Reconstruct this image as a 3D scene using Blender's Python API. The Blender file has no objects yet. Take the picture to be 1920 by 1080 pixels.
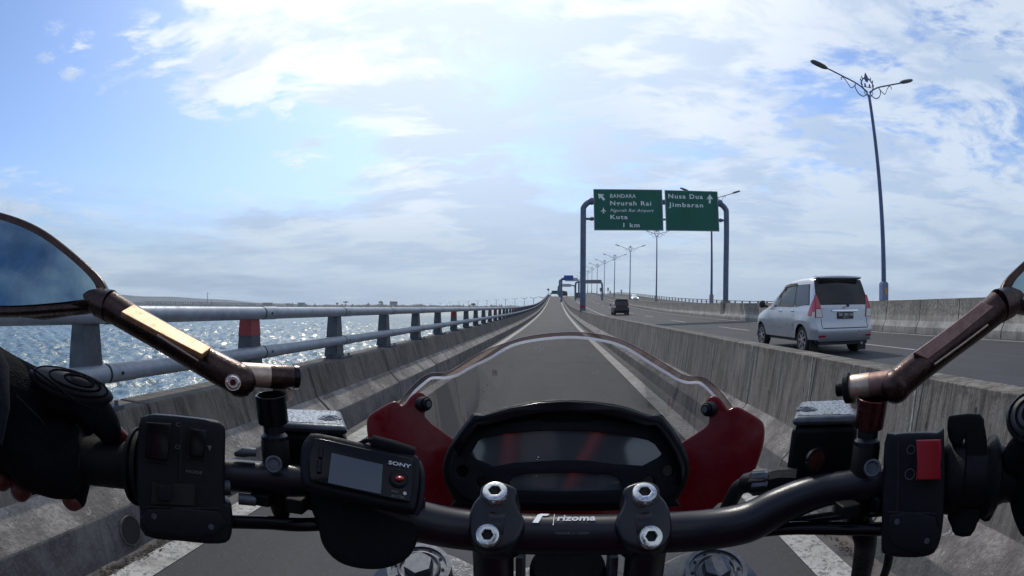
import bpy, bmesh, math, random
from mathutils import Vector, Matrix
from math import sin, cos, pi, radians, sqrt, atan2, hypot, tan
random.seed(7)
scene = bpy.context.scene
C = scene.collection

# ------------------------------------------------------------------ camera (wide action-camera lens, rider's chest)
CAM_H = 1.25
PITCH, YAW = 1.88, 4.4
cd = bpy.data.cameras.new('camera'); cam = bpy.data.objects.new('camera', cd); C.objects.link(cam)
cam.location = (0, 0, CAM_H); cam.rotation_euler = (radians(90 + PITCH), 0, radians(YAW))
cd.type = 'PANO'; cd.panorama_type = 'FISHEYE_EQUISOLID'
cd.fisheye_lens = 20.0; cd.fisheye_fov = pi; cd.sensor_width = 36.0; cd.sensor_height = 20.25
cd.clip_start = 0.01; cd.clip_end = 30000
scene.camera = cam
scene.view_settings.view_transform = 'Standard'; scene.view_settings.look = 'None'
scene.view_settings.exposure = -0.35; scene.view_settings.gamma = 1.0
scene.cycles.max_bounces = 8; scene.cycles.transparent_max_bounces = 16

# ------------------------------------------------------------------ sun and sky
SUN_EL, SUN_AZ = 48.5, -13.5            # azimuth from the road direction, negative = left
sd = Vector((sin(radians(SUN_AZ)) * cos(radians(SUN_EL)), cos(radians(SUN_AZ)) * cos(radians(SUN_EL)), sin(radians(SUN_EL))))
sl = bpy.data.lights.new('sun', 'SUN'); sl.energy = 3.0; sl.angle = radians(0.5); sl.color = (1.0, 0.95, 0.86)
so = bpy.data.objects.new('sun', sl); C.objects.link(so)
so.rotation_euler = sd.to_track_quat('Z', 'Y').to_euler()

class NT:
    """tiny node-tree helper"""
    def __init__(s, tree): s.t = tree; s.n = tree.nodes; s.l = tree.links
    def add(s, typ, **k):
        n = s.n.new(typ)
        for a, v in k.items(): setattr(n, a, v)
        return n
    def put(s, sock, v):
        if isinstance(v, bpy.types.NodeSocket): s.l.new(v, sock)
        elif v is not None:
            if isinstance(v, (tuple, list)) and len(v) == 3 and sock.type == 'RGBA': v = (*v, 1)
            sock.default_value = v
    def math(s, op, a, b=None, c=None, clamp=False):
        n = s.add('ShaderNodeMath', operation=op, use_clamp=clamp)
        s.put(n.inputs[0], a)
        if b is not None: s.put(n.inputs[1], b)
        if c is not None: s.put(n.inputs[2], c)
        return n.outputs[0]
    def vmath(s, op, a, b=None, out=0):
        n = s.add('ShaderNodeVectorMath', operation=op); s.put(n.inputs[0], a)
        if b is not None: s.put(n.inputs[1], b)
        return n.outputs[out]
    def noise(s, vec, scale, detail=4, rough=.55, dist=0, out='Fac', dim='3D'):
        n = s.add('ShaderNodeTexNoise', noise_dimensions=dim); s.put(n.inputs['Vector'], vec)
        n.inputs['Scale'].default_value = scale; n.inputs['Detail'].default_value = detail
        n.inputs['Roughness'].default_value = rough; n.inputs['Distortion'].default_value = dist
        return n.outputs[out]
    def voro(s, vec, scale, feature='F1', out='Distance', rand=1.0):
        n = s.add('ShaderNodeTexVoronoi', feature=feature); s.put(n.inputs['Vector'], vec)
        n.inputs['Scale'].default_value = scale; n.inputs['Randomness'].default_value = rand
        return n.outputs[out]
    def ramp(s, v, a, b, c0=0.0, c1=1.0):
        n = s.add('ShaderNodeMapRange'); s.put(n.inputs[0], v); n.clamp = True
        n.inputs[1].default_value = a; n.inputs[2].default_value = b
        n.inputs[3].default_value = c0; n.inputs[4].default_value = c1
        return n.outputs[0]
    def smooth(s, v, a, b, c0=0.0, c1=1.0):
        n = s.add('ShaderNodeMapRange', interpolation_type='SMOOTHSTEP'); s.put(n.inputs[0], v)
        n.inputs[1].default_value = a; n.inputs[2].default_value = b
        n.inputs[3].default_value = c0; n.inputs[4].default_value = c1
        return n.outputs[0]
    def mix(s, f, a, b, mode='MIX'):
        n = s.add('ShaderNodeMix', data_type='RGBA', blend_type=mode); s.put(n.inputs[0], f)
        s.put(n.inputs[6], a); s.put(n.inputs[7], b); return n.outputs[2]
    def comb(s, x, y, z):
        n = s.add('ShaderNodeCombineXYZ'); s.put(n.inputs[0], x); s.put(n.inputs[1], y); s.put(n.inputs[2], z); return n.outputs[0]
    def sep(s, v):
        n = s.add('ShaderNodeSeparateXYZ'); s.put(n.inputs[0], v); return n.outputs
    def bump(s, h, strength=.3, dist=.01, normal=None):
        n = s.add('ShaderNodeBump'); s.put(n.inputs['Height'], h); n.inputs['Strength'].default_value = strength
        n.inputs['Distance'].default_value = dist
        if normal is not None: s.put(n.inputs['Normal'], normal)
        return n.outputs[0]

def ray(px, py):
    """direction of a photo pixel (1920 wide) through the lens, in the world"""
    F = 1066.667; dx, dy = px - 960, py - 540; r = max(hypot(dx, dy), 1e-9); th = 2 * math.asin(r / 2 / F)
    d = Vector((sin(th) * dx / r, cos(th), -sin(th) * dy / r))
    c, s = cos(radians(PITCH)), sin(radians(PITCH)); d = Vector((d.x, d.y * c - d.z * s, d.y * s + d.z * c))
    c, s = cos(radians(YAW)), sin(radians(YAW)); return Vector((d.x * c - d.y * s, d.x * s + d.y * c, d.z))
CO = Vector((0, 0, CAM_H))
def W(px, py, R): return CO + ray(px, py) * R
def onY(px, py, Y): d = ray(px, py); return CO + d * (Y / d.y)
def onX(px, py, X): d = ray(px, py); return CO + d * (X / d.x)

world = bpy.data.worlds.new('World'); scene.world = world; world.use_nodes = True
w = NT(world.node_tree); w.n.clear()
def build_sky():
    tc = w.add('ShaderNodeTexCoord').outputs['Generated']
    D = w.vmath('NORMALIZE', tc)
    x, y, z = w.sep(D)
    sky = w.add('ShaderNodeTexSky', sky_type='NISHITA', sun_disc=False, sun_elevation=radians(SUN_EL), sun_rotation=radians(SUN_AZ), altitude=0, air_density=1.0, dust_density=2.0, ozone_density=1.5)
    blue = w.mix(1.0, sky.outputs[0], (.122, .152, .198), 'MULTIPLY')
    zz = w.math('ADD', w.math('MAXIMUM', z, 0.0), .16)
    P = w.comb(w.math('DIVIDE', x, zz), w.math('DIVIDE', y, zz), 0.0)
    Pw = w.vmath('ADD', P, w.vmath('SCALE', w.noise(P, 1.1, 3, .5, out='Color'), None) if False else w.vmath('MULTIPLY', w.noise(P, 1.3, 3, .5, out='Color'), (.5, .5, .5)))
    big = w.noise(Pw, .75, 2, .5)
    mid = w.noise(Pw, 2.1, 9, .62)
    fine = w.noise(w.vmath('MULTIPLY', Pw, (1, 1.5, 1)), 6.0, 6, .62)
    sund = w.vmath('DOT_PRODUCT', D, tuple(sd), out=1)
    def lobe(px, py, width):
        d = ray(px, py); c = w.vmath('DOT_PRODUCT', D, tuple(d), out=1)
        return w.smooth(c, cos(radians(width)), 1.0)
    cov = w.math('ADD', w.math('MULTIPLY', big, .50), w.math('MULTIPLY', mid, .62))
    cov = w.math('ADD', cov, w.math('MULTIPLY', fine, .26)); cov = w.math('SUBTRACT', cov, .06)
    ragged = w.smooth(w.math('ADD', w.math('MULTIPLY', mid, .5), w.math('MULTIPLY', fine, .5)), .36, .62)
    cov = w.math('ADD', cov, w.math('MULTIPLY', lobe(850, -60, 36), .16))
    for (px, py, wd, a) in [(300, 235, 22, -.20), (0, 60, 22, -.16), (600, 290, 10, -.14), (1000, 200, 14, -.07), (420, 130, 8, .06), (1010, 280, 12, -.06), (1500, 130, 26, .05), (700, 150, 14, .05),
                            (900, 330, 9, .08), (1180, 300, 8, .10), (560, 255, 5, .14), (115, 95, 4.5, .19), (225, 110, 7, .17), (400, 90, 9, .07), (1900, 10, 14, .05), (1750, 230, 18, .07), (1560, 60, 10, -.05), (980, 60, 7, -.06), (500, 200, 8, -.05), (820, 120, 6, -.05), (560, 30, 14, .10), (150, 300, 9, .07), (1300, 470, 14, .03)]:
        cov = w.math('ADD', cov, w.math('MULTIPLY', w.math('MULTIPLY', lobe(px, py, wd), a), w.math('ADD', w.math('MULTIPLY', ragged, 1.3), .35) if a > 0 else 1.0))
    low = w.smooth(z, .30, .02)            # towards the horizon everything closes up
    cov = w.math('ADD', cov, w.math('MULTIPLY', low, .17))
    m = w.smooth(cov, .535, .75)
    core = w.smooth(cov, .66, .92)
    nearsun = w.smooth(sund, .66, .99)
    lit = w.mix(nearsun, (.90, 1.02, 1.18), (1.50, 1.54, 1.55))
    dk = w.noise(w.vmath('ADD', w.vmath('MULTIPLY', Pw, (.8, 1.5, 1)), (3.7, 9.1, 0)), 2.3, 8, .62)
    shade = w.math('MAXIMUM', w.smooth(dk, .43, .60), w.math('MULTIPLY', lobe(1030, 300, 13), 1.2), clamp=True) if False else w.math('ADD', w.smooth(dk, .43, .60), w.math('MULTIPLY', lobe(1040, 290, 15), .9), clamp=True)
    shadecol = w.mix(nearsun, (.50, .68, .97), (.80, 1.0, 1.26))
    cl = w.mix(w.math('MULTIPLY', shade, .62), lit, shadecol)
    c = w.mix(w.math('MULTIPLY', m, .90), blue, cl)
    # grey-blue band of distant cloud just over the sea
    band = w.noise(w.comb(w.math('MULTIPLY', x, 2.2), w.math('MULTIPLY', y, 2.2), w.math('MULTIPLY', z, 16)), 1.5, 5, .55)
    hor = w.mix(w.smooth(band, .40, .62), (.64, .79, .95), (.42, .56, .76))
    hor = w.mix(w.math('MULTIPLY', lobe(1150, 560, 40), .6), hor, (.64, .78, .94))
    c = w.mix(w.smooth(z, .25, .0, 0, .88), c, hor)
    bg = w.add('ShaderNodeBackground'); w.put(bg.inputs[0], c); bg.inputs[1].default_value = 1.0
    out = w.add('ShaderNodeOutputWorld'); w.l.new(bg.outputs[0], out.inputs[0])
build_sky()

# ------------------------------------------------------------------ materials
MATS = {}
def pmat(name, col, rough=.5, metal=0.0, spec=.5, fn=None, coat=0, **k):
    if name in MATS: return MATS[name]
    m = bpy.data.materials.new(name); m.use_nodes = True
    t = NT(m.node_tree); b = t.n['Principled BSDF']
    b.inputs['Base Color'].default_value = (*col, 1); b.inputs['Roughness'].default_value = rough
    b.inputs['Metallic'].default_value = metal; b.inputs['Specular IOR Level'].default_value = spec
    b.inputs['Coat Weight'].default_value = coat; b.inputs['Coat Roughness'].default_value = .06
    if k.get('emit'):
        b.inputs['Emission Color'].default_value = (*k['emit'], 1); b.inputs['Emission Strength'].default_value = k.get('es', 1)
    if fn: fn(t, b)
    MATS[name] = m; return m
def objco(t): return t.add('ShaderNodeTexCoord').outputs['Object']
def geo(t): return t.add('ShaderNodeNewGeometry').outputs['Position']

def worn(amount=.25, scale=60, bump=.0, bscale=300, rv=.15):
    def f(t, b):
        p = objco(t); c = tuple(b.inputs['Base Color'].default_value)[:3]; r = b.inputs['Roughness'].default_value
        n = t.noise(p, scale, 6, .65)
        t.put(b.inputs['Base Color'], t.mix(t.smooth(n, .35, .7), c, tuple(min(1, v * (1 - amount)) for v in c)))
        t.put(b.inputs['Roughness'], t.ramp(t.noise(p, scale * 2.3, 5, .6), .3, .7, max(.02, r - rv), min(1, r + rv)))
        if bump: t.put(b.inputs['Normal'], t.bump(t.noise(p, bscale, 3, .6), bump, .002))
    return f

def f_concrete(base, streak=.5, pits=True):
    def f(t, b):
        p = geo(t); x, y, z = t.sep(p)
        v = t.comb(t.math('MULTIPLY', x, 1.5), t.math('MULTIPLY', y, 7.0), t.math('MULTIPLY', z, .45))
        st = t.noise(v, 1.8, 7, .68); st2 = t.noise(v, 7.0, 5, .7)
        cl = t.noise(p, 1.2, 6, .6); gr = t.noise(p, 48, 5, .8)
        panel = t.noise(t.comb(0.0, t.math('FLOOR', t.math('MULTIPLY', y, .43)), 3.3), 3.7, 1, .5)
        c = t.mix(t.smooth(cl, .35, .62), tuple(v * .68 for v in base), tuple(v * 1.12 for v in base))
        c = t.mix(t.smooth(t.noise(t.comb(x, y, t.math('MULTIPLY', z, .6)), 2.6, 7, .72), .50, .62, 0, .72 if pits else .2), c, tuple(v * .42 for v in base))
        c = t.mix(t.ramp(panel, .35, .65, 0, .35), c, tuple(v * .72 for v in base))
        c = t.mix(t.math('MULTIPLY', t.smooth(st, .47, .66), streak), c, tuple(v * .30 for v in base))
        v9 = t.comb(t.math('MULTIPLY', x, 1.5), t.math('MULTIPLY', y, 16.0), t.math('MULTIPLY', z, 1.1)); st9 = t.noise(v9, 2.0, 6, .75); hgt = t.smooth(t.noise(t.comb(0.0, t.math('MULTIPLY', y, 5.0), 1.7), 1.6, 4, .6), .35, .65, .2, .85)
        drip = t.math('MULTIPLY', t.smooth(st9, .50, .62), t.smooth(t.math('SUBTRACT', z, hgt), -.10, .12)); c = t.mix(t.math('MULTIPLY', drip, streak * .9), c, tuple(v * .22 for v in base))
        c = t.mix(t.math('MULTIPLY', t.smooth(st9, .36, .30), .5 * streak), c, tuple(min(.8, v * 1.6) for v in base))
        c = t.mix(t.math('MULTIPLY', t.smooth(st2, .52, .66), streak * .9), c, tuple(v * .36 for v in base))
        c = t.mix(t.math('MULTIPLY', t.smooth(st2, .42, .30), .45), c, tuple(min(.8, v * 1.35) for v in base))
        c = t.mix(t.ramp(gr, .42, .62, 0, .6), c, tuple(v * .55 for v in base))
        top = t.math('MULTIPLY', t.smooth(z, .80, .86), t.smooth(t.noise(p, 13, 5, .75), .44, .58)) if pits else 0.0
        c = t.mix(t.math('MULTIPLY', top, .75), c, tuple(v * .3 for v in base))
        if pits:
            pt = t.voro(t.comb(t.math('MULTIPLY', x, 1), y, t.math('MULTIPLY', z, .5)), 13, rand=1.0)
            keep = t.smooth(t.noise(p, 4.0, 2, .5), .45, .6)
            c = t.mix(t.math('MULTIPLY', t.smooth(pt, .15, .11), keep), c, tuple(v * .18 for v in base))
        t.put(b.inputs['Base Color'], c)
        h = t.math('ADD', gr, t.math('MULTIPLY', t.noise(p, 9, 5, .6), .8))
        t.put(b.inputs['Normal'], t.bump(h, .45, .012))
    return f
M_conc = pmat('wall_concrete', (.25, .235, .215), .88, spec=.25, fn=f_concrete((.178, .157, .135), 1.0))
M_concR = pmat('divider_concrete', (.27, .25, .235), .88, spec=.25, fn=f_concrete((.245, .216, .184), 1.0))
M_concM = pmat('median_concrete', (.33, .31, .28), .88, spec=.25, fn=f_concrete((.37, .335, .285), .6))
def f_rough_conc(t, b):
    p = geo(t); x, y, z = t.sep(p)
    n = t.noise(p, 3.0, 7, .68); g = t.noise(p, 42, 5, .75); v = t.voro(p, 38)
    c = t.mix(t.smooth(n, .35, .68), (.16, .142, .128), (.42, .38, .34))
    c = t.mix(t.ramp(g, .40, .66, 0, .65), c, (.13, .12, .115))
    c = t.mix(t.smooth(v, .15, .07, 0, .8), c, (.05, .045, .045))
    c = t.mix(t.smooth(t.noise(p, 17, 5, .7), .60, .70, 0, .8), c, (.48, .46, .44))
    t.put(b.inputs['Base Color'], c); t.put(b.inputs['Normal'], t.bump(t.math('ADD', g, t.math('MULTIPLY', n, .8)), .9, .02))
M_slope = pmat('rough_concrete', (.3, .28, .26), .92, spec=.2, fn=f_rough_conc)
def f_plinth(t, b):  # stains over a base tone darkened to carry the plinth's shadow side
    p = geo(t); x, y, z = t.sep(p)
    n = t.noise(p, 3.5, 6, .65); g = t.noise(p, 60, 4, .7)
    v = t.noise(t.comb(x, t.math('MULTIPLY', y, 6), t.math('MULTIPLY', z, 1.5)), 3, 5, .6)
    c = t.mix(t.smooth(n, .35, .68), (.075, .07, .068), (.16, .15, .14)); c = t.mix(t.ramp(v, .5, .7, 0, .6), c, (.05, .048, .046))
    c = t.mix(t.ramp(g, .45, .7, 0, .4), c, (.22, .21, .2))
    t.put(b.inputs['Base Color'], c); t.put(b.inputs['Normal'], t.bump(g, .5, .01))
M_mslope = pmat('median_slope', (.4, .37, .33), .9, spec=.2, fn=f_concrete((.50, .465, .41), .25))
M_mplinth = pmat('median_plinth', (.3, .28, .26), .9, spec=.2, fn=f_concrete((.30, .28, .25), .5))
M_plinth = pmat('stained_shaded_plinth', (.13, .12, .115), .93, spec=.15, fn=f_plinth)
def f_asph(base, dusty=0):
    def f(t, b):
        p = geo(t); x, y, z = t.sep(p)
        v = t.voro(p, 210, out='Color'); g = t.noise(p, 190, 3, .7); n = t.noise(t.comb(x, t.math('MULTIPLY', y, .25), 0), 1.4, 5, .6)
        track = t.noise(t.comb(t.math('MULTIPLY', x, 2.2), t.math('MULTIPLY', y, .04), 0), 2, 3, .5)
        c = t.mix(t.ramp(n, .3, .7), tuple(v_ * .82 for v_ in base), tuple(v_ * 1.2 for v_ in base))
        c = t.mix(t.ramp(track, .4, .65, 0, .3), c, tuple(v_ * .65 for v_ in base))
        s = t.sep(v)[0]
        c = t.mix(t.smooth(s, .55, 1.0, 0, .45), c, tuple(v_ * 1.7 for v_ in base))
        c = t.mix(t.smooth(s, .993, .999, 0, .6), c, (.22, .21, .20))
        c = t.mix(t.ramp(g, .45, .75, 0, .5), c, tuple(v_ * .4 for v_ in base))
        stn = t.noise(t.comb(x, t.math('MULTIPLY', y, .5), 0), .9, 7, .7)
        c = t.mix(t.smooth(stn, .52, .64, 0, .4), c, tuple(v_ * .5 for v_ in base))
        c = t.mix(t.smooth(t.noise(p, 6, 6, .75), .60, .72, 0, .35), c, tuple(v_ * 1.8 for v_ in base))
        if dusty:
            e = t.smooth(t.math('ABSOLUTE', t.math('SUBTRACT', x, -.25)), 1.45, 1.95)
            e = t.math('MULTIPLY', e, t.smooth(t.noise(p, 5, 6, .7), .32, .6))
            c = t.mix(t.math('MULTIPLY', e, .65), c, (.19, .165, .14))
        t.put(b.inputs['Base Color'], c); t.put(b.inputs['Normal'], t.bump(t.math('ADD', g, s), .5, .004))
        b.inputs['Roughness'].default_value = .82
    return f
M_lane = pmat('lane_asphalt', (.06, .057, .056), .8, spec=.3, fn=f_asph((.053, .052, .055), 1))
M_road = pmat('road_asphalt', (.055, .053, .053), .8, spec=.3, fn=f_asph((.050, .049, .052)))
def f_paint(t, b):
    p = geo(t); x, y, z = t.sep(p)
    cr = t.voro(t.vmath('ADD', t.comb(t.math('MULTIPLY', x, .55), y, 0.0), t.vmath('MULTIPLY', t.noise(p, 9, 3, .6, out='Color'), (.25, .25, 0))), 8, feature='DISTANCE_TO_EDGE')
    n = t.noise(p, 24, 6, .75); n2 = t.noise(p, 2.2, 4, .6)
    c = t.mix(t.ramp(n2, .3, .7), (.27, .26, .24), (.42, .405, .385))
    c = t.mix(t.smooth(n, .50, .62, 0, .85), c, (.09, .087, .085)); c = t.mix(t.smooth(t.noise(p, 3.5, 5, .7), .50, .68, 0, .6), c, (.13, .125, .12))
    c = t.mix(t.smooth(cr, .022, .006, 0, .85), c, (.07, .065, .06))
    t.put(b.inputs['Base Color'], c); t.put(b.inputs['Normal'], t.bump(n, .3, .004))
M_paint = pmat('road_paint', (.55, .53, .5), .75, fn=f_paint)

def f_water(far):
    def f(t, b):
        p = geo(t)
        n1 = t.noise(t.vmath('MULTIPLY', p, (1, .8, 1)), .3 if far else 2.6, 4, .65, .6)
        bp = t.add('ShaderNodeBump'); t.put(bp.inputs['Height'], n1); bp.inputs['Strength'].default_value = 1.0; bp.inputs['Distance'].default_value = 2.6 if far else .10
        t.put(b.inputs['Normal'], bp.outputs[0])
        fo = t.noise(t.vmath('MULTIPLY', p, (1, .8, 1)), .5, 7, .7, .6)
        c = t.mix(t.ramp(t.noise(p, .02, 4, .5), .35, .65), (.045, .090, .100), (.070, .125, .132))
        c = t.mix(t.smooth(fo, .68, .76, 0, .5), c, (.45, .5, .5))
        t.put(b.inputs['Base Color'], c)
    return f
M_orangeR = pmat('reflector_orange', (.42, .16, .03), .5, fn=worn(.6, 30))
M_water = pmat('sea_water', (.04, .085, .08), .25, spec=.6, fn=f_water(False))
M_water_far = pmat('far_sea_water', (.04, .085, .08), .50, spec=1.0, fn=f_water(True))

M_galv = pmat('galvanised_steel', (.25, .28, .33), .5, metal=.35, fn=worn(.25, 9, .15, 60))
M_post = pmat('post_steel', (.075, .085, .10), .6, metal=.3, fn=worn(.35, 9))
M_redband = pmat('red_reflector', (.22, .012, .014), .5)
M_darkgap = pmat('dark_gap', (.012, .012, .012), .9)
M_gantry = pmat('gantry_steel', (.11, .14, .21), .55, metal=.3, fn=worn(.3, 3))
M_pole = pmat('pole_steel', (.10, .13, .24), .5, metal=.3, fn=worn(.3, 3))
M_lamphead = pmat('lamp_head_grey', (.14, .15, .16), .5, metal=.2)
M_pit = pmat('lamp_pedestal', (.17, .21, .33), .6, fn=worn(.3, 6))
M_orange = pmat('orange_emblem', (.5, .25, .04), .6)
M_green = pmat('sign_green', (.008, .105, .072), .5, spec=.3, fn=worn(.15, .7))
M_blue = pmat('sign_blue', (.02, .07, .30), .5)
M_greysign = pmat('sign_back_grey', (.17, .18, .19), .6)
M_palesign = pmat('sign_back_pale', (.36, .38, .40), .6)
M_letter = pmat('sign_letter', (.66, .7, .7), .5)

# ------------------------------------------------------------------ mesh helpers
class MB:
    def __init__(s): s.v = []; s.f = []; s.m = []; s.cur = 0
    def use(s, i): s.cur = i; return s
    def add(s, vs, fs):
        o = len(s.v); s.v += [Vector(v) for v in vs]; s.f += [[i + o for i in f] for f in fs]; s.m += [s.cur] * len(fs); return s
    def box(s, c, size, M=None):
        x, y, z = [a / 2 for a in size]; c = Vector(c)
        vs = [Vector((i * x, j * y, k * z)) for i in (-1, 1) for j in (-1, 1) for k in (-1, 1)]
        vs = [(M @ v if M else v) + c for v in vs]
        return s.add(vs, [(0, 1, 3, 2), (4, 6, 7, 5), (0, 4, 5, 1), (2, 3, 7, 6), (0, 2, 6, 4), (1, 5, 7, 3)])
    def tube(s, pts, rad, n=16, caps=True, ref=None, sx=1.0):
        pts = [Vector(p) for p in pts]; m = len(pts)
        if not isinstance(rad, (list, tuple)): rad = [rad] * m
        N = None; vs = []
        for i, p in enumerate(pts):
            t = (pts[min(i + 1, m - 1)] - pts[max(i - 1, 0)])
            if t.length < 1e-9: t = Vector((0, 0, 1))
            t.normalize()
            if N is None:
                N = Vector(ref) if ref is not None else (Vector((0, 0, 1)) if abs(t.z) < .9 else Vector((1, 0, 0)))
            N = (N - t * N.dot(t)).normalized(); B = t.cross(N)
            for k in range(n):
                a = 2 * pi * (k + .5) / n; vs.append(p + (N * cos(a) + B * sin(a) * sx) * rad[i])
        fs = [(i * n + k, i * n + (k + 1) % n, (i + 1) * n + (k + 1) % n, (i + 1) * n + k) for i in range(m - 1) for k in range(n)]
        if caps: fs += [list(range(n))[::-1], [(m - 1) * n + k for k in range(n)]]
        return s.add(vs, fs)
    def cyl(s, a, b, r, r2=None, n=24): return s.tube([a, b], [r, r if r2 is None else r2], n)
    def pipe(s, a, b, ro, ri, n=32):
        """hollow cylinder"""
        a, b = Vector(a), Vector(b); t = (b - a).normalized(); N = Vector((1, 0, 0)) if abs(t.x) < .9 else Vector((0, 1, 0))
        N = (N - t * N.dot(t)).normalized(); B = t.cross(N); vs = []
        for (p, r) in ((a, ro), (b, ro), (b, ri), (a, ri)):
            for k in range(n): q = 2 * pi * k / n; vs.append(p + (N * cos(q) + B * sin(q)) * r)
        fs = [(j * n + k, j * n + (k + 1) % n, ((j + 1) % 4) * n + (k + 1) % n, ((j + 1) % 4) * n + k) for j in range(4) for k in range(n)]
        return s.add(vs, fs)
    def ell(s, c, r, M=None, nu=20, nv=12):
        c = Vector(c); vs = []
        for j in range(nv + 1):
            ph = pi * j / nv
            for i in range(nu):
                th = 2 * pi * i / nu; v = Vector((r[0] * sin(ph) * cos(th), r[1] * sin(ph) * sin(th), r[2] * cos(ph)))
                vs.append((M @ v if M else v) + c)
        return s.add(vs, [(j * nu + i, (j + 1) * nu + i, (j + 1) * nu + (i + 1) % nu, j * nu + (i + 1) % nu) for j in range(nv) for i in range(nu)])
    def torus(s, c, R, r, U, V, n=32, m=8):
        c, U, V = Vector(c), Vector(U), Vector(V); Nn = U.cross(V); vs = []
        for i in range(n):
            a = 2 * pi * i / n; d = U * cos(a) + V * sin(a)
            for j in range(m): q = 2 * pi * j / m; vs.append(c + d * (R + r * cos(q)) + Nn * r * sin(q))
        return s.add(vs, [(i * m + j, i * m + (j + 1) % m, ((i + 1) % n) * m + (j + 1) % m, ((i + 1) % n) * m + j) for i in range(n) for j in range(m)])
    def loft(s, rows, closed=False):
        m = len(rows[0]); vs = [p for r in rows for p in r]
        fs = [(i * m + j, i * m + (j + 1) % m, (i + 1) * m + (j + 1) % m, (i + 1) * m + j) for i in range(len(rows) - 1) for j in range(m if closed else m - 1)]
        return s.add(vs, fs)
    def mesh(s, name, ang=38):
        me = bpy.data.meshes.new(name); me.from_pydata([tuple(v) for v in s.v], [], s.f)
        me.polygons.foreach_set('material_index', s.m)
        bm = bmesh.new(); bm.from_mesh(me); bmesh.ops.remove_doubles(bm, verts=bm.verts, dist=1e-6)
        bmesh.ops.recalc_face_normals(bm, faces=bm.faces); finish(bm, ang); bm.to_mesh(me); bm.free(); return me
    def build(s, name, mat, parent=None, bevel=0, seg=2, ang=38, **kw):
        return link(name, s.mesh(name, ang), mat, parent, bevel, seg, **kw)
def finish(bm, ang=38):
    for f in bm.faces: f.smooth = True
    a = radians(ang)
    for e in bm.edges:
        e.smooth = not (len(e.link_faces) != 2 or e.calc_face_angle(0) > a)
ORG = {}
def wpos(o):
    v = Vector((0, 0, 0))
    while o: v = v + o.location; o = o.parent
    return v
def link(name, me, mat, parent=None, bevel=0, seg=2, label=None, world_space=True):
    """mesh is in world coordinates; stored relative to its parent's origin"""
    o = bpy.data.objects.new(name, me); C.objects.link(o)
    for q in (mat if isinstance(mat, (list, tuple)) else [mat]):
        if q: me.materials.append(q)
    if parent:
        if world_space:
            q = wpos(parent)
            if q.length > 0: me.transform(Matrix.Translation(-q))
        o.parent = parent
    if bevel:
        b = o.modifiers.new('bevel', 'BEVEL'); b.width = bevel; b.segments = seg; b.limit_method = 'ANGLE'; b.angle_limit = radians(35); b.harden_normals = False
    if label: o['label'] = label
    return o
def tag(o, label, cat, group=None, kind=None):
    if label: o['label'] = label
    if cat: o['category'] = cat
    if group: o['group'] = group
    if kind: o['kind'] = kind
    return o
def thing(name, label, cat, loc=(0, 0, 0), group=None):
    o = bpy.data.objects.new(name, None); C.objects.link(o); o.location = loc; o.empty_display_size = .1
    return tag(o, label, cat, group)
def struct(o): o['kind'] = 'structure'; return o
def dup(root, loc, rotz=0, label=None):
    r = root.copy(); C.objects.link(r); r.location = loc; r.rotation_euler = (0, 0, rotz)
    if label: r['label'] = label
    def rec(a, b):
        for ch in list(a.children):
            c = ch.copy(); C.objects.link(c); c.parent = b; rec(ch, c)
    rec(root, r); return r
def cat(pts, n=6, closed=False):
    """Catmull-Rom through points"""
    P = [Vector(p) if len(p) == 3 else Vector((p[0], p[1], 0)) for p in pts]; m = len(P); out = []
    for i in range(m if closed else m - 1):
        if closed: a, b, c, d = P[(i - 1) % m], P[i], P[(i + 1) % m], P[(i + 2) % m]
        else: a, b, c, d = P[max(i - 1, 0)], P[i], P[i + 1], P[min(i + 2, m - 1)]
        for k in range(n):
            t = k / n; out.append(.5 * ((2 * b) + (c - a) * t + (2 * a - 5 * b + 4 * c - d) * t * t + (3 * b - a - 3 * c + d) * t ** 3))
    if not closed: out.append(P[-1])
    return out
class Frame:
    """a flat local frame in the world: origin, in-plane right U and up V, outward N"""
    def __init__(s, O, N, up=(0, 0, 1)):
        s.O = Vector(O); s.N = Vector(N).normalized(); up = Vector(up); s.V = (up - s.N * up.dot(s.N)).normalized(); s.U = s.V.cross(s.N)
        s.M = Matrix(((s.U.x, s.V.x, s.N.x, s.O.x), (s.U.y, s.V.y, s.N.y, s.O.y), (s.U.z, s.V.z, s.N.z, s.O.z), (0, 0, 0, 1)))
    def px(s, px, py, off=0.0):
        d = ray(px, py); O = s.O + s.N * off; t = (O - CO).dot(s.N) / d.dot(s.N); p = CO + d * t - s.O
        return (p.dot(s.U), p.dot(s.V))
    def w(s, u, v, n=0.0): return s.O + s.U * u + s.V * v + s.N * n
    def wp(s, px, py, off=0.0): u, v = s.px(px, py, off); return s.w(u, v, off)
def curve_mesh(name, loops, half, bevel=0.0, res=3):
    cu = bpy.data.curves.new(name, 'CURVE'); cu.dimensions = '2D'; cu.fill_mode = 'BOTH'
    cu.extrude = max(half - bevel, 0); cu.bevel_depth = bevel; cu.bevel_resolution = res
    for lp in loops:
        sp = cu.splines.new('POLY'); sp.points.add(len(lp) - 1); sp.use_cyclic_u = True
        for i, p in enumerate(lp): sp.points[i].co = (p[0], p[1], 0, 1)
    o = bpy.data.objects.new(name, cu); C.objects.link(o)
    bpy.context.view_layer.update()
    dg = bpy.context.evaluated_depsgraph_get()
    me = bpy.data.meshes.new_from_object(o.evaluated_get(dg)); bpy.data.objects.remove(o); bpy.data.curves.remove(cu)
    me.materials.clear(); bm = bmesh.new(); bm.from_mesh(me); bmesh.ops.remove_doubles(bm, verts=bm.verts, dist=1e-6); finish(bm); bm.to_mesh(me); bm.free()
    return me
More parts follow.
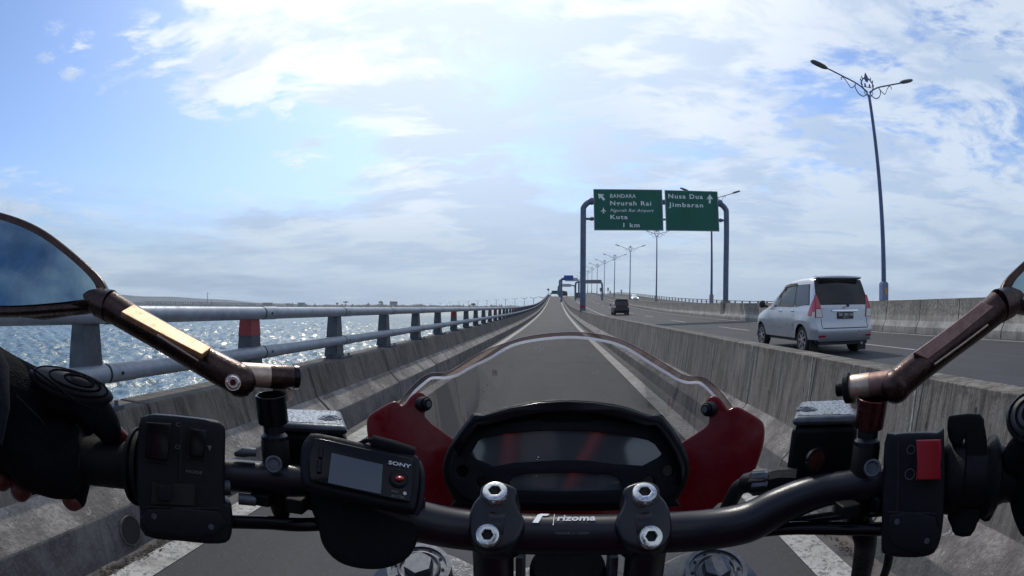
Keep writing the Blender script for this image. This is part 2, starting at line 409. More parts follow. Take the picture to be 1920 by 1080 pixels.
def plate(name, fr, loops, n0, n1, mat, parent=None, bevel=0.0, pix=True, smooth=0, label=None):
    """solid outline in a frame between offsets n0 < n1 along its normal; outlines given as photo pixels or (u, v)"""
    L = []
    for lp in loops:
        q = [fr.px(*p, n1) if pix else p for p in lp]
        if smooth: q = [(p.x, p.y) for p in cat(q, smooth, True)]
        if bevel:      # keep the outer outline at its size: curve bevel grows outward
            pass
        L.append(q)
    h = (n1 - n0) / 2; me = curve_mesh(name, L, h, bevel)
    me.transform(fr.M @ Matrix.Translation((0, 0, (n0 + n1) / 2)))
    return link(name, me, mat, parent, label=label)
def text(name, s, p0, p1, N, cap, mat, parent=None, shear=0.0, off=0.0, spacing=1.0, ext=.0004, bold=0.0, label=None):
    """lettering whose baseline runs from p0 to p1 on a surface with normal N, capitals cap high"""
    cu = bpy.data.curves.new(name, 'FONT'); cu.body = s; cu.size = 1; cu.extrude = .01; cu.shear = shear; cu.space_character = spacing; cu.offset = bold; cu.resolution_u = 3
    o = bpy.data.objects.new(name, cu); C.objects.link(o); bpy.context.view_layer.update()
    me = bpy.data.meshes.new_from_object(o.evaluated_get(bpy.context.evaluated_depsgraph_get())); bpy.data.objects.remove(o); bpy.data.curves.remove(cu)
    me.materials.clear()
    x0 = min(v.co.x for v in me.vertices); x1 = max(v.co.x for v in me.vertices)
    p0, p1, N = Vector(p0), Vector(p1), Vector(N).normalized(); U = (p1 - p0); L = U.length; U.normalize(); V = N.cross(U)
    sx = L / (x1 - x0); sy = cap / .70
    for v in me.vertices:
        c = v.co; v.co = p0 + U * ((c.x - x0) * sx) + V * (c.y * sy) + N * (off + (c.z + .01) / .02 * ext)
    return link(name, me, mat, parent, label=label)

# ================================================================== THE BRIDGE
ZK = [(-400, 0), (0, 0), (30, 0), (45, .09), (66, .34), (85, .75), (104, 1.25), (125, 1.95), (150, 2.9), (175, 3.85), (200, 4.72), (215, 5.12), (240, 5.55), (280, 5.9), (340, 5.9), (420, 5.0), (600, 2.0)]
def zp(y):
    for i in range(len(ZK) - 1):
        a, b = ZK[i], ZK[i + 1]
        if y <= b[0]:
            p, q = ZK[max(i - 1, 0)], ZK[min(i + 2, len(ZK) - 1)]
            h = b[0] - a[0]; t = (y - a[0]) / h
            m0 = (b[1] - p[1]) / max(b[0] - p[0], 1e-6) * h; m1 = (q[1] - a[1]) / max(q[0] - a[0], 1e-6) * h
            return (2 * t ** 3 - 3 * t * t + 1) * a[1] + (t ** 3 - 2 * t * t + t) * m0 + (-2 * t ** 3 + 3 * t * t) * b[1] + (t ** 3 - t * t) * m1
    return ZK[-1][1]
YEND = 420.0
def stations(a, b, near=2.5):
    out = [a]; y = a
    while y < b - 1e-6:
        y = min(b, y + (near if y < 60 else 5.0)); out.append(y)
    return out
YS = stations(-12, YEND)
def cross(x):            # the carriageway falls gently towards the motorcycle lane
    if x < 2.2: return 0.0
    if x < 13.0: return .02 * (x - 2.2)
    return .216 - .01 * (x - 13.0)
def sheet(name, xs, mat, dz=0.0, ys=YS, step=None):
    b = MB(); b.loft([[Vector((x, y, zp(y) + cross(x) + dz)) for x in xs] for y in ys])
    return struct(b.build(name, mat))
sheet('motorcycle_lane', [-2.12, -1.2, -.3, .6, 1.66], M_lane)
sheet('carriageway', [2.22, 4, 6, 8, 10, 12.66], M_road)
sheet('opposite_carriageway', [13.4, 16, 18, 20, 22, 23.8], M_road)
def strip(x0, x1, y0, y1, mb, dz=.004):
    ys = [y for y in stations(y0, y1)]; mb.loft([[Vector((x, y, zp(y) + cross(x) + dz)) for x in (x0, x1)] for y in ys])
for (x0, x1) in [(-1.96, -1.78), (1.23, 1.43)]:
    b = MB(); strip(x0, x1, -6, YEND, b); struct(b.build('lane_edge_line', M_paint))
for (x0, x1) in [(5.1, 5.24), (12.12, 12.27), (14.1, 14.24), (21.6, 21.75)]:
    b = MB(); strip(x0, x1, -6, YEND, b); struct(b.build('road_edge_line', M_paint))
b = MB()
for k in range(-1, 26): strip(8.72, 8.85, 11.6 + 13 * k, 16.6 + 13 * k, b)
struct(b.build('lane_dashes', M_paint))
b = MB()
for k in range(-1, 26): strip(17.8, 17.93, 8.6 + 13 * k, 13.6 + 13 * k, b)
struct(b.build('lane_dashes', M_paint))
for (yj, wj, x0, x1) in ((12.9, .05, -1.78, 1.23), (46.0, .22, -1.78, 1.23), (31.0, .06, -1.78, 1.23)):
    b = MB(); b.loft([[Vector((x + 0.0, y + .03 * sin(x * 9), zp(y) + .005)) for x in [x0 + (x1 - x0) * k / 24 for k in range(25)]] for y in (yj, yj + wj)]); struct(b.build('deck_joint', pmat('joint_filler_grey', (.17, .165, .16), .85, fn=worn(.6, 14))))
# deck slab under everything
b = MB(); b.loft([[Vector((x, y, zp(y) + z)) for (x, z) in ((-2.7, -.05), (24.4, -.05), (24.4, -.5), (20, -1.7), (2, -1.7), (-2.7, -.5))] for y in YS], closed=True)
struct(b.build('bridge_deck', M_plinth))
# the sea and land far away
SEA = -6.0
b = MB(); b.box((0, 1500, SEA - .5), (16000, 16000, 1.0)); struct(b.build('sea', M_water_far))
import numpy as np
def sea_waves():
    rs = [24.0]
    while rs[-1] < 430: rs.append(rs[-1] + max(.11, rs[-1] * .0045))
    rs = np.array(rs); th = np.radians(np.arange(-90, -1.0, .085)); R_, T_ = np.meshgrid(rs, th, indexing='ij'); X = R_ * np.sin(T_); Y = R_ * np.cos(T_); Z = np.zeros_like(X); dr = np.maximum(.11, R_ * .0045); E_ = np.zeros_like(X) + 1e-3
    rg = np.random.RandomState(3)
    for i in range(90):
        lam = .38 * (6.5 / .38) ** rg.rand(); a = radians(205) + rg.normal(0, .75); k = 2 * pi / lam; kx, ky = k * cos(a), k * sin(a)
        fade = np.clip((lam / dr - 2.2) / 2.0, 0, 1); ph = kx * X + ky * Y + rg.rand() * 6.283; slope = .045 * (lam / 1.5) ** -.22; E_ += fade ** 2
        Z += fade * slope / k * (np.sin(ph) + .28 * np.cos(2 * ph))
    Z *= np.clip(np.sqrt(90 / E_), 1, 1.9); Z += SEA + .30
    nr, nt = X.shape; co = np.stack([X, Y, Z], -1).reshape(-1, 3).astype(np.float32)
    i = np.arange(nr - 1)[:, None] * nt + np.arange(nt - 1)[None, :]; q = np.stack([i, i + nt, i + nt + 1, i + 1], -1).reshape(-1, 4)
    me = bpy.data.meshes.new('sea'); me.vertices.add(len(co)); me.vertices.foreach_set('co', co.ravel()); me.loops.add(q.size); me.loops.foreach_set('vertex_index', q.ravel().astype(np.int32))
    me.polygons.add(len(q)); me.polygons.foreach_set('loop_start', np.arange(0, q.size, 4, dtype=np.int32)); me.polygons.foreach_set('use_smooth', np.ones(len(q), dtype=bool)); me.update(calc_edges=True); me.validate()
    o = bpy.data.objects.new('sea_waves', me); C.objects.link(o); me.materials.append(M_water); struct(o)
sea_waves()

def wall(name, prof, joints, gap, mats, mi, label, cat_, ymax=YEND, y0=-10, dx=0):
    """concrete wall swept along the road, cast in panels with open joints; prof = closed list of (x, height over road level)"""
    xr = prof[0][0]
    b = MB()
    def seg(a, c):
        ys = [y for y in YS if a < y < c]; ys = [a] + ys + [c]
        rows = [[Vector((x, y, zp(y) + z)) for (x, z) in prof] for y in ys]; m = len(prof); o = len(b.v)
        b.v += [p for r in rows for p in r]
        for i in range(len(rows) - 1):
            for j in range(m): b.f.append([o + i * m + j, o + i * m + (j + 1) % m, o + (i + 1) * m + (j + 1) % m, o + (i + 1) * m + j]); b.m.append(mi[j])
        b.f.append([o + j for j in range(m)][::-1]); b.m.append(0)
        b.f.append([o + (len(rows) - 1) * m + j for j in range(m)]); b.m.append(0)
    js = [j for j in joints if y0 < j < ymax] ; prev = y0
    for j in js: seg(prev, j - gap / 2); prev = j + gap / 2
    seg(prev, ymax)
    w_ = b.build(name, mats, ang=25); tag(w_, label, cat_)
    cx = sum(p[0] for p in prof) / len(prof); core = [(cx + (x - cx) * .86, max(z - .02, 0.005)) for (x, z) in prof]
    k = MB(); k.loft([[Vector((x, y, zp(y) + z)) for (x, z) in core] for y in YS if y < ymax], closed=True); k.build('joint_filler', M_darkgap, w_)
    if hasattr(w_, 'modifiers'):
        m_ = w_.modifiers.new('bevel', 'BEVEL'); m_.width = .012; m_.segments = 2; m_.limit_method = 'ANGLE'; m_.angle_limit = radians(30)
    return w_
jl = [2.605 - 2.42 * 5 + 2.42 * k for k in range(0, 60)]
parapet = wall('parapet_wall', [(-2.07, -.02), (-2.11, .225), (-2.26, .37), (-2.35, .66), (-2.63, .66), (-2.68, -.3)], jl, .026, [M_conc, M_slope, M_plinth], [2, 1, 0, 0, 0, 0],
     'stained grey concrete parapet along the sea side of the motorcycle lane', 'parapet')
# raised casting seams on the divider's near face are part of its panels
jr = [2.37 - 1.34 * 8 + 1.34 * k for k in range(0, 90)]
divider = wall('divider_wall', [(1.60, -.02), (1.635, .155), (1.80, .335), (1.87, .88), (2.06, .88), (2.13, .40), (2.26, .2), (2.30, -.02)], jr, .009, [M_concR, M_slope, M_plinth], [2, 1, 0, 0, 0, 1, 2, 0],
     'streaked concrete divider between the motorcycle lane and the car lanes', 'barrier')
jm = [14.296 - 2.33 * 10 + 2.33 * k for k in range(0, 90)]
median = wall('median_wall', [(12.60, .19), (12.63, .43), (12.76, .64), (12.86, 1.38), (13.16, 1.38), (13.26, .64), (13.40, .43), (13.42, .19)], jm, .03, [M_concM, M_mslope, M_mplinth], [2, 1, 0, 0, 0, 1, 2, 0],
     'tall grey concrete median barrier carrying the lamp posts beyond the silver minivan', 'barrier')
farwall = wall('far_parapet', [(23.7, .09), (23.8, .4), (23.9, .85), (24.15, .85), (24.2, -.3)], [], .03, [M_concM], [0] * 5,
     'distant concrete parapet on the far side of the opposite carriageway', 'parapet', y0=20)

b = MB()
for k in range(14):
    y = 2.43 + 1.34 * k
    for (yy, w_) in ((y, .012), (y + .62, .006)):
        b.loft([[Vector((1.80 + .07 * t_ - .0015 - .002, yy + q + .05 * (t_ - 1), zp(yy) + .335 + .545 * t_)) for t_ in (0, .25, .5, .75, 1)] for q in (0, w_)])
b.build('casting_seam', pmat('cement_seam', (.42, .40, .37), .85, fn=worn(.7, 25)), divider)
# drain pipes at the foot of the walls, black discs standing in for the shade inside
for (x, y, sgn, lab, par) in [(-2.085, 2.02, 1, 'round drain hole at the foot of the sea-side parapet', parapet), (1.615, 2.72, -1, 'drain hole at the foot of the divider', divider)]:
    b = MB(); nrm = Vector((sgn, 0, .15)).normalized(); c = Vector((x, y, .10))
    b.use(0).pipe(c - nrm * .05, c + nrm * .010, .080, .075); b.use(1).cyl(c - nrm * .04, c + nrm * .006, .076)
    b.build('drain_pipe', [M_plinth, M_darkgap], par)

b = MB(); b.box((1.845, 26.5, .70), (.03, .22, .12)); b.build('orange_reflector', M_orangeR, divider, bevel=.008)
# ------------------------------------------------------------------ railing on the parapet
RX = -2.45
rail = thing('guard_rail', 'grey steel two-pipe railing bolted along the sea-side parapet', 'railing', (RX, 2.23, 0))
def rail_pipe(z, name):
    b = MB(); ys = [y for y in stations(-5.5, 330, 1.95)]
    b.tube([(RX, y, zp(y) + z) for y in ys], .053, 20)
    for k in range(-3, 60):
        y = 4.17 + 1.94 * k; q = zp(y) + z
        b.use(1).tube([(RX, y + .10, q), (RX, y + .113, zp(y + .113) + z)], .0545, 20)
        b.use(0).tube([(RX, y + .113, q), (RX, y + .36, zp(y + .36) + z)], .0565, 20)
        b.use(1).cyl((RX + .05, y + .2, q), (RX + .061, y + .2, q), .011, n=8)
    b.use(0); return b.build(name, [M_galv, M_darkgap], rail)
rail_pipe(1.185, 'top_rail'); rail_pipe(.855, 'lower_rail')
def make_post(y, red):
    b = MB(); z = zp(y); f = lambda x, yy, zz: Vector((RX - .06 + x, y + yy, z + zz))
    b.loft([[f(-.055 - .02 * k, -.062 - .055 * k, h), f(.055 + .02 * k, -.062 - .055 * k, h), f(.055 + .02 * k, .062 + .02 * k, h), f(-.055 - .02 * k, .062 + .02 * k, h)] for (h, k) in ((1.19, 0), (.86, .7), (.68, 1.25))], closed=True)
    b.add([f(x, yy, 1.19) for x, yy in ((-.055, -.062), (.055, -.062), (.055, .062), (-.055, .062))], [(0, 1, 2, 3)])
    b.box((RX, y - .02, z + .672), (.20, .34, .022))
    for sx in (-.07, .07):
        for sy in (-.15, .11): b.cyl((RX + sx, y + sy, z + .68), (RX + sx, y + sy, z + .71), .013, n=6)
    p = b.build('post', M_post, rail)
    if red:
        b = MB(); b.loft([[f(-.057 - .02 * k, -.066 - .055 * k, h), f(.058 + .02 * k, -.066 - .055 * k, h), f(.058 + .02 * k, .065 + .02 * k, h), f(-.057 - .02 * k, .065 + .02 * k, h)] for (h, k) in ((1.14, .1), (1.0, .42))], closed=True)
        b.build('reflector_band', M_redband, p)
for k in range(-2, 98): make_post(4.17 + 1.94 * k, k % 5 == 0)

# railing posts of the far parapet
fr_ = thing('far_railing', 'faint railing of short posts on the distant far parapet', 'railing', (24.0, 60, 0))
b = MB(); b.tube([(24.02, y, zp(y) + 1.42) for y in stations(30, 330)], .07, 8); b.tube([(24.02, y, zp(y) + 1.12) for y in stations(30, 330)], .05, 8); b.build('rail', M_galv, fr_)
for k in range(90):
    y = 40 + 3.0 * k; b = MB(); b.box((24.02, y, zp(y) + 1.1), (.14, .22, .6)); b.build('post', M_post, fr_)

# ------------------------------------------------------------------ street lamps
def make_lamp():
    r = thing('street_lamp', '', 'street lamp', (0, 0, 0))
    b = MB(); b.box((0, 0, .34), (.30, .30, .68)); b.box((0, 0, .70), (.24, .24, .05)); ped = b.build('pedestal', M_pit, r, bevel=.015)
    b = MB(); b.box((0.02, -.155, .36), (.12, .012, .26)); b.build('emblem', M_orange, ped, bevel=.004)
    b = MB(); b.tube([(0, 0, .68), (0, 0, 3), (0, 0, 8.4)], [.105, .09, .065], 16); b.build('pole', M_pole, r)
    for s in (-1, 1):
        pts = cat([(0, 0, 8.35), (s * .18, 0, 8.62), (s * .55, 0, 8.85), (s * 1.2, 0, 9.07), (s * 2.0, 0, 9.33)], 6)
        b = MB(); b.tube(pts, .032, 10); arm = b.build('arm', M_pole, r)
        b = MB()
        b.tube(cat([(s * .10, 0, 8.45), (s * .32, 0, 8.32), (s * .55, 0, 8.42), (s * .68, 0, 8.68), (s * .62, 0, 8.84)], 6), .022, 8)
        b.tube(cat([(s * .62, 0, 8.84), (s * .78, 0, 8.66), (s * .92, 0, 8.62), (s * 1.05, 0, 8.82), (s * 1.22, 0, 9.02), (s * 1.34, 0, 9.0), (s * 1.32, 0, 8.9)], 6), .018, 8)
        b.tube(cat([(s * .08, 0, 8.36), (s * .22, 0, 8.5), (s * .2, 0, 8.62), (s * .12, 0, 8.58)], 6), .016, 8)
        b.build('scroll', M_pole, arm)
        d = Vector((s * .95, 0, .30)).normalized(); a = Vector((s * 1.96, 0, 9.33)); U = Vector((0, 1, 0)); V = d.cross(U)
        b = MB(); rows = []
        for t, wd, hh in ((0, .05, .04), (.06, .10, .06), (.2, .155, .085), (.45, .17, .085), (.68, .15, .07), (.78, .09, .04), (.8, .03, .02)):
            c = a + d * t; rows.append([c + U * (wd * cos(q)) + V * (hh * sin(q) + .02) for q in [2 * pi * i / 14 for i in range(14)]])
        b.loft(rows, closed=True); b.build('lamp_head', M_lamphead, r)
    b = MB()
    for s in (-1, 1):
        b.tube(cat([(s * .05, 0, 8.55), (s * .26, 0, 8.72), (s * .30, 0, 8.95), (s * .2, 0, 9.12), (s * .05, 0, 9.22)], 6), [.03] * 25, 8)
        for (x, z, dx, dz) in ((.26, 8.85, .10, .14), (.26, 9.02, .09, .16), (.18, 9.12, .07, .2)):
            b.tube([(s * x, 0, z), (s * (x + dx * .8), 0, z + dz * .4), (s * (x + dx * .7), 0, z + dz)], [.035, .028, .004], 8)
        b.ell((s * .12, 0, 8.86), (.05, .02, .09))
    b.tube([(0, 0, 9.02), (0, 0, 9.16), (0, 0, 9.3), (0, 0, 9.46)], [.05, .13, .09, .01], 10, sx=.4); b.tube([(-.2, 0, 8.78), (.2, 0, 8.78)], .02, 8)
    b.build('finial', M_pole, r); return r
LAMPG = 'double-armed street lamps along the median'
lamp0 = make_lamp(); lampn = 0
LL = ['tall double-armed street lamp on the median behind the silver minivan, nearest of the row', 'street lamp whose head shows beside the right post of the big green sign gantry',
      'street lamp with scrolled arms rising just below the gap of the green signs', 'fourth street lamp along the median, left of the one under the green signs',
      'fifth street lamp along the median, above the dark hatchback', 'sixth street lamp along the median towards the crest', 'seventh street lamp along the median towards the crest',
      'eighth street lamp along the median, by the grey sign back', 'ninth street lamp along the median near the crest', 'tenth street lamp along the median near the crest', 'eleventh street lamp along the median at the crest', 'farthest street lamp of the median row at the crest']
for i in range(12):
    y = 19.47 + 26.55 * i; z = zp(y) + 1.38
    l = lamp0 if i == 0 else dup(lamp0, (13.0, y, z))
    l.location = (13.0, y, z); l.rotation_euler = (0, radians(1.5), 0); l['label'] = LL[i]; l['group'] = LAMPG

# ------------------------------------------------------------------ green sign gantry
GY = 42.0
g = thing('sign_gantry', 'green double road sign on a grey tube gantry over the car lanes', 'road sign', (2.05, GY, 0))
def gpost(x, zb, s, ztop, lo, xe, ln=0.0):
    b = MB(); b.tube(cat([(x, GY, zb), (x + ln * .3, GY, zb + 3), (x + ln, GY, ztop - 1.1), (x + ln + s * .06, GY, ztop - .45), (x + ln + s * .48, GY, ztop - .04), (xe, GY, ztop)], 5), .215, 20)
    b.tube([(x, GY, lo), (xe, GY, lo)], .09, 14); b.box((x, GY, zb + .03), (.6, .6, .06))
    b.tube([(xe - s * .42, GY, ztop), (xe - s * .2, GY, ztop), (xe - s * .0, GY, ztop)], [.22, .29, .22], 16); b.tube([(xe - s * .45, GY, lo), (xe - s * .22, GY, lo), (xe, GY, lo)], [.09, .16, .09], 14)
    return b.build('post', M_gantry, g)
pl_ = gpost(2.0, .86, 1, 9.12, 7.78, 2.95, .10); pr_ = gpost(13.02, 1.0, -1, 9.12, 7.78, 12.55, .26)
b = MB(); b.tube([(2.0, GY, 1.14), (2.0, GY, 1.36)], .222, 20); b.build('reflector_band', M_redband, pl_)
b = MB(); b.tube([(2.8, GY + .12, 9.12), (12.7, GY + .12, 9.12)], .2, 14); b.tube([(2.8, GY + .12, 7.78), (12.7, GY + .12, 7.78)], .08, 12); b.build('crossbeam', M_gantry, g)
b = MB(); b.box((13.02, GY, .95), (.62, .75, 1.3)); b.build('pedestal', M_concM, g, bevel=.03)
def board(x0, x1, z0, z1, y, mat, par, border=True):
    s_ = MB(); s_.box(((x0 + x1) / 2, y, (z0 + z1) / 2), (x1 - x0, .08, z1 - z0)); o = s_.build('sign_board', mat, par, bevel=.01)
    if border:
        f_ = MB(); w_ = .05
        for (cx, cz, sx, sz) in (((x0 + x1) / 2, z0 - w_ / 2, x1 - x0 + 2 * w_, w_), ((x0 + x1) / 2, z1 + w_ / 2, x1 - x0 + 2 * w_, w_), (x0 - w_ / 2, (z0 + z1) / 2, w_, z1 - z0), (x1 + w_ / 2, (z0 + z1) / 2, w_, z1 - z0)):
            f_.box((cx, y, cz), (sx, .10, sz))
        f_.build('frame', M_galv, o)
    return o
YB = GY - .22
B1 = board(2.93, 8.08, 6.93, 9.95, YB, M_green, g); B2 = board(8.38, 12.52, 6.93, 9.93, YB, M_green, g)
def gt(s, x0, x1, base, cap_, par, shear=0, sp=1.1, bold=.012):
    P = lambda X, Y: onY(1100 + X / 6.4, 350 + Y / 6.4, YB - .045)
    a, c = P(x0, base), P(x1, base); c.z = a.z; text('lettering', s, a, c, (0, -1, 0), cap_ / 6.4 / 1067 * (YB * 1.02), M_letter, par, shear=shear, spacing=sp, ext=.006, bold=bold)
gt('BANDARA', 282, 590, 132, 46, B1); gt('Ngurah Rai', 282, 775, 222, 52, B1, sp=1.2, bold=.02); gt('Ngurah Rai Airport', 285, 805, 300, 36, B1, shear=.3, bold=.008)
gt('Kuta', 285, 492, 387, 50, B1, sp=1.2, bold=.02); gt('1 km', 440, 637, 485, 50, B1, sp=1.2, bold=.02)
gt('Nusa Dua', 980, 1394, 138, 54, B2, sp=1.2, bold=.02); gt('Jimbaran', 985, 1398, 240, 52, B2, sp=1.2, bold=.02)
fg = Frame((0, YB - .045, 0), (0, -1, 0))
def poly_on(fr, pts, mat, par, name, h=.006, sc=None):
    plate(name, fr, [pts], 0.0, h, mat, par)
S = lambda pts: [(1100 + x / 6.4, 350 + y / 6.4) for x, y in pts]
poly_on(fg, S([(137, 84), (210, 93), (190, 112), (222, 150), (202, 170), (168, 130), (148, 148)]), M_letter, B1, 'arrow')
poly_on(fg, S([(1478, 90), (1518, 152), (1490, 146), (1490, 200), (1466, 200), (1466, 146), (1438, 152)]), M_letter, B2, 'arrow')
poly_on(fg, S([(202, 245), (208, 262), (208, 272), (233, 295), (233, 300), (208, 292), (206, 308), (216, 316), (216, 320), (202, 316), (188, 320), (188, 316), (198, 308), (196, 292), (170, 300), (170, 295), (196, 272), (196, 262)]), M_letter, B1, 'plane_symbol')

# ------------------------------------------------------------------ gantries farther up the road
def far_gantry(y, x0, x1, z0, z1, bx0, bx1, mat, label, two=True, r=.16):
    t = thing('sign_gantry', label, 'road sign', (x0, y, zp(y)))
    xs = [x0] + ([x1] if two else [])
    for i, x in enumerate(xs):
        s = 1 if i == 0 else -1
        b = MB(); b.tube(cat([(x, y, zp(y) + .8), (x, y, (z0 + z1) / 2 - .8), (x + s * .25, y, (z0 + z1) / 2 - .15), (x + s * .9, y, (z0 + z1) / 2)], 5), r, 12); b.build('post', M_gantry, t)
    b = MB(); b.tube([(x0 + .5, y, (z0 + z1) / 2), ((x1 - .5) if two else bx1, y, (z0 + z1) / 2)], r * .8, 10); b.build('crossbeam', M_gantry, t)
    board(bx0, bx1, z0, z1, y - .2, mat, t, border=False)
def ex(px, Y): return onY(px, 540, Y).x
def ez(py, Y): return CAM_H + (575 - py) / 1067 * Y
Y1 = 105.0
far_gantry(Y1, ex(1052.5, Y1), 0, ez(526, Y1), ez(516.5, Y1), ex(1057.5, Y1), ex(1075, Y1), M_blue, 'small blue road sign on a single post by the motorcycle lane', two=False, r=.2)
Y2 = 150.0
far_gantry(Y2, ex(1049, Y2), ex(1085, Y2), ez(527.5, Y2), ez(521, Y2), ex(1060, Y2), ex(1083, Y2), M_palesign, 'pale grey sign gantry seen behind the small blue sign', r=.2)
Y3 = 175.0
far_gantry(Y3, ex(1046.5, Y3), ex(1078, Y3), ez(538, Y3), ez(532.5, Y3), ex(1052, Y3), ex(1071, Y3), M_palesign, 'low pale sign gantry near the crest over the motorcycle lane', r=.2)
Y4 = 118.0
far_gantry(Y4, ex(1079, Y4), ex(1129, Y4), ez(532, Y4), ez(525, Y4), ex(1094, Y4), ex(1128, Y4), M_greysign, 'dark grey sign back on a gantry across the far car lanes', r=.2)
for (px, py, Y, lab) in [(1126, 543, 140, 'pair of small dark signal boards on a post, left one at the far median'), (1140, 542.5, 150, 'small dark signal board on a post, tallest at the far median'), (1144, 548, 165, 'lowest small dark signal board at the far median'), (1165, 546, 170, 'small dark signal board standing alone at the right of the far median')]:
    t = thing('road_signal', lab, 'sign', onY(px, py, Y)); x, y, z = t.location
    b = MB(); b.tube([(x, y, zp(y) + .8), (x, y, z)], .05, 8); b.build('post', M_gantry, t)
    b = MB(); b.box((x, y - .06, z), (.38, .1, .9)); b.build('board', M_greysign, t)
# dark chevron board at the crest on the left
t = thing('chevron_board', 'dark tilted board on the railing at the top of the slope', 'sign', onY(1028, 543, 205)); x, y, z = t.location
b = MB(); b.tube([(x, y, zp(y)), (x, y, z)], .06, 8); b.build('post', M_gantry, t)
b = MB(); b.box((x, y - .08, z), (.75, .08, .75), Matrix.Rotation(radians(35), 3, 'Y')); b.build('board', M_greysign, t)

# ================================================================== FAR SHORE
M_hill = pmat('hill_green', (.022, .030, .024), .9, fn=worn(.4, .01))
M_tree = pmat('tree_green', (.014, .022, .014), .9, fn=worn(.4, .05))
M_bldg = pmat('far_building', (.35, .33, .31), .8)
M_far = pmat('far_concrete', (.16, .16, .155), .8)
def blobline(name, px0, px1, D, hfun, mat, label, cat_, n=160, depth=60, kind=None):
    """a wooded strip: many small bumpy crowns standing on the far shore"""
    rnd = random.Random(hash(name) % 1000 if False else len(name)); b = MB(); rows = []
    for i in range(n + 1):
        px = px0 + (px1 - px0) * i / n; d = ray(px, 575); d.z = 0; d.normalize(); f = hfun(px, rnd)
        c = Vector((d.x * D, d.y * D, SEA)); rows.append([c + Vector((0, 0, 0)), c + d * depth * .2 + Vector((0, 0, f * .8)), c + d * depth * .6 + Vector((0, 0, f)), c + d * depth + Vector((0, 0, 0))])
    b.loft(rows); o = b.build(name, mat); return o
o = blobline('far_hill', -260, 640, 5200, lambda px, r: 7 + 4.9 * max(0, (640 - px) / 7.2 * .9) ** .98 * .36 + 6 * sin(px * .021) + 3 * sin(px * .06 + 1), M_hill, None, None, n=120, depth=900)
struct(o)
r0 = random.Random(4)
o = blobline('shore_woodland', 200, 1036, 2100, lambda px, r: 8.0 + 3.6 * r.random() + 4.0 * max(0, sin(px * .05) * sin(px * .13)) + (7 if r.random() > .95 else 0) + 3 * max(0, sin((px - 600) * .011)), M_tree, None, None, n=420, depth=120)
tag(o, 'dark line of trees along the distant shore under the horizon', 'trees', kind='stuff')
o = blobline('far_woodland', 1110, 2100, 2300, lambda px, r: 8.0 + 3 * r.random() + 3 * max(0, sin(px * .05)), M_tree, None, None, n=300, depth=120)
tag(o, 'dark line of trees on the far shore behind the opposite carriageway', 'trees', kind='stuff')
def far_tree(px, D, h, wd, label, flat=False):
    d = ray(px, 575); d.z = 0; d.normalize(); c = d * D; t = thing('tree', label, 'tree', (c.x, c.y, SEA)); side = Vector((d.y, -d.x, 0))
    b = MB(); b.tube([c + Vector((0, 0, SEA)), c + Vector((0, 0, SEA + h * .75))], [wd * .07, wd * .04], 8); b.build('trunk', M_tree, t)
    r = random.Random(int(px)); b = MB()
    for k in range(26):
        a = r.uniform(-1, 1); q = r.uniform(-1, 1); zz = SEA + h * (.78 + r.uniform(-.14, .16) * (1 - a * a) * (.5 if flat else 1.3))
        b.ell(c + side * a * wd * .42 + d * q * wd * .3 + Vector((0, 0, zz)), (wd * .14, wd * .14, wd * (.07 if flat else .12)), nu=8, nv=5)
    b.build('crown', M_tree, t)
for (px, h, wd, lab, fl) in [(648, 27, 20, 'flat-topped tree rising out of the distant shoreline, just left of the middle posts', True), (714, 25, 16, 'round tree rising out of the distant shoreline', False), (887, 19, 18, 'low round tree on the distant shoreline near the top of the railing curve', False),
                            (632, 20, 10, 'small round tree beside the flat-topped tree on the distant shore', False)]:
    far_tree(px, 2000, h, wd, lab, fl)
# the long viaduct and slipway on the water
d0, d1 = ray(268, 575), ray(560, 575); d0.z = d1.z = 0; A = d0.normalized() * 1500; B_ = d1.normalized() * 2050
v = thing('viaduct', 'long low viaduct on thin piers across the water at the left', 'viaduct', (A.x, A.y, SEA))
b = MB(); L_ = [A.lerp(B_, k / 20) for k in range(21)]; b.tube([p + Vector((0, 0, SEA + 12.0 + 3.5 * sin(min(1, k / 20 * 1.6) * pi) * .5)) for k, p in enumerate(L_)], 1.0, 6); b.build('deck', M_far, v)
b = MB(); b.tube([p + Vector((0, 0, SEA + 1.2)) for p in L_], 1.7, 6); b.build('base', M_far, v)
for k in range(60):
    t_ = k / 60 * .8 + .02; p = A.lerp(B_, t_); b = MB(); b.box(p + Vector((0, 0, SEA + 6.3)), (1.8, 1.8, 12.6)); b.build('pier', M_far, v)
p = ray(389, 575); p.z = 0; p = p.normalized() * 1900; t = thing('mast', 'thin tall mast standing behind the viaduct', 'mast', (p.x, p.y, SEA))
b = MB(); b.tube([p + Vector((0, 0, SEA)), p + Vector((0, 0, SEA + 45))], [1.5, .9], 8); b.build('pole', M_far, t); b = MB(); b.box(p + Vector((0, 0, SEA + 44)), (2.6, 2.6, 3)); b.build('head', M_far, t)
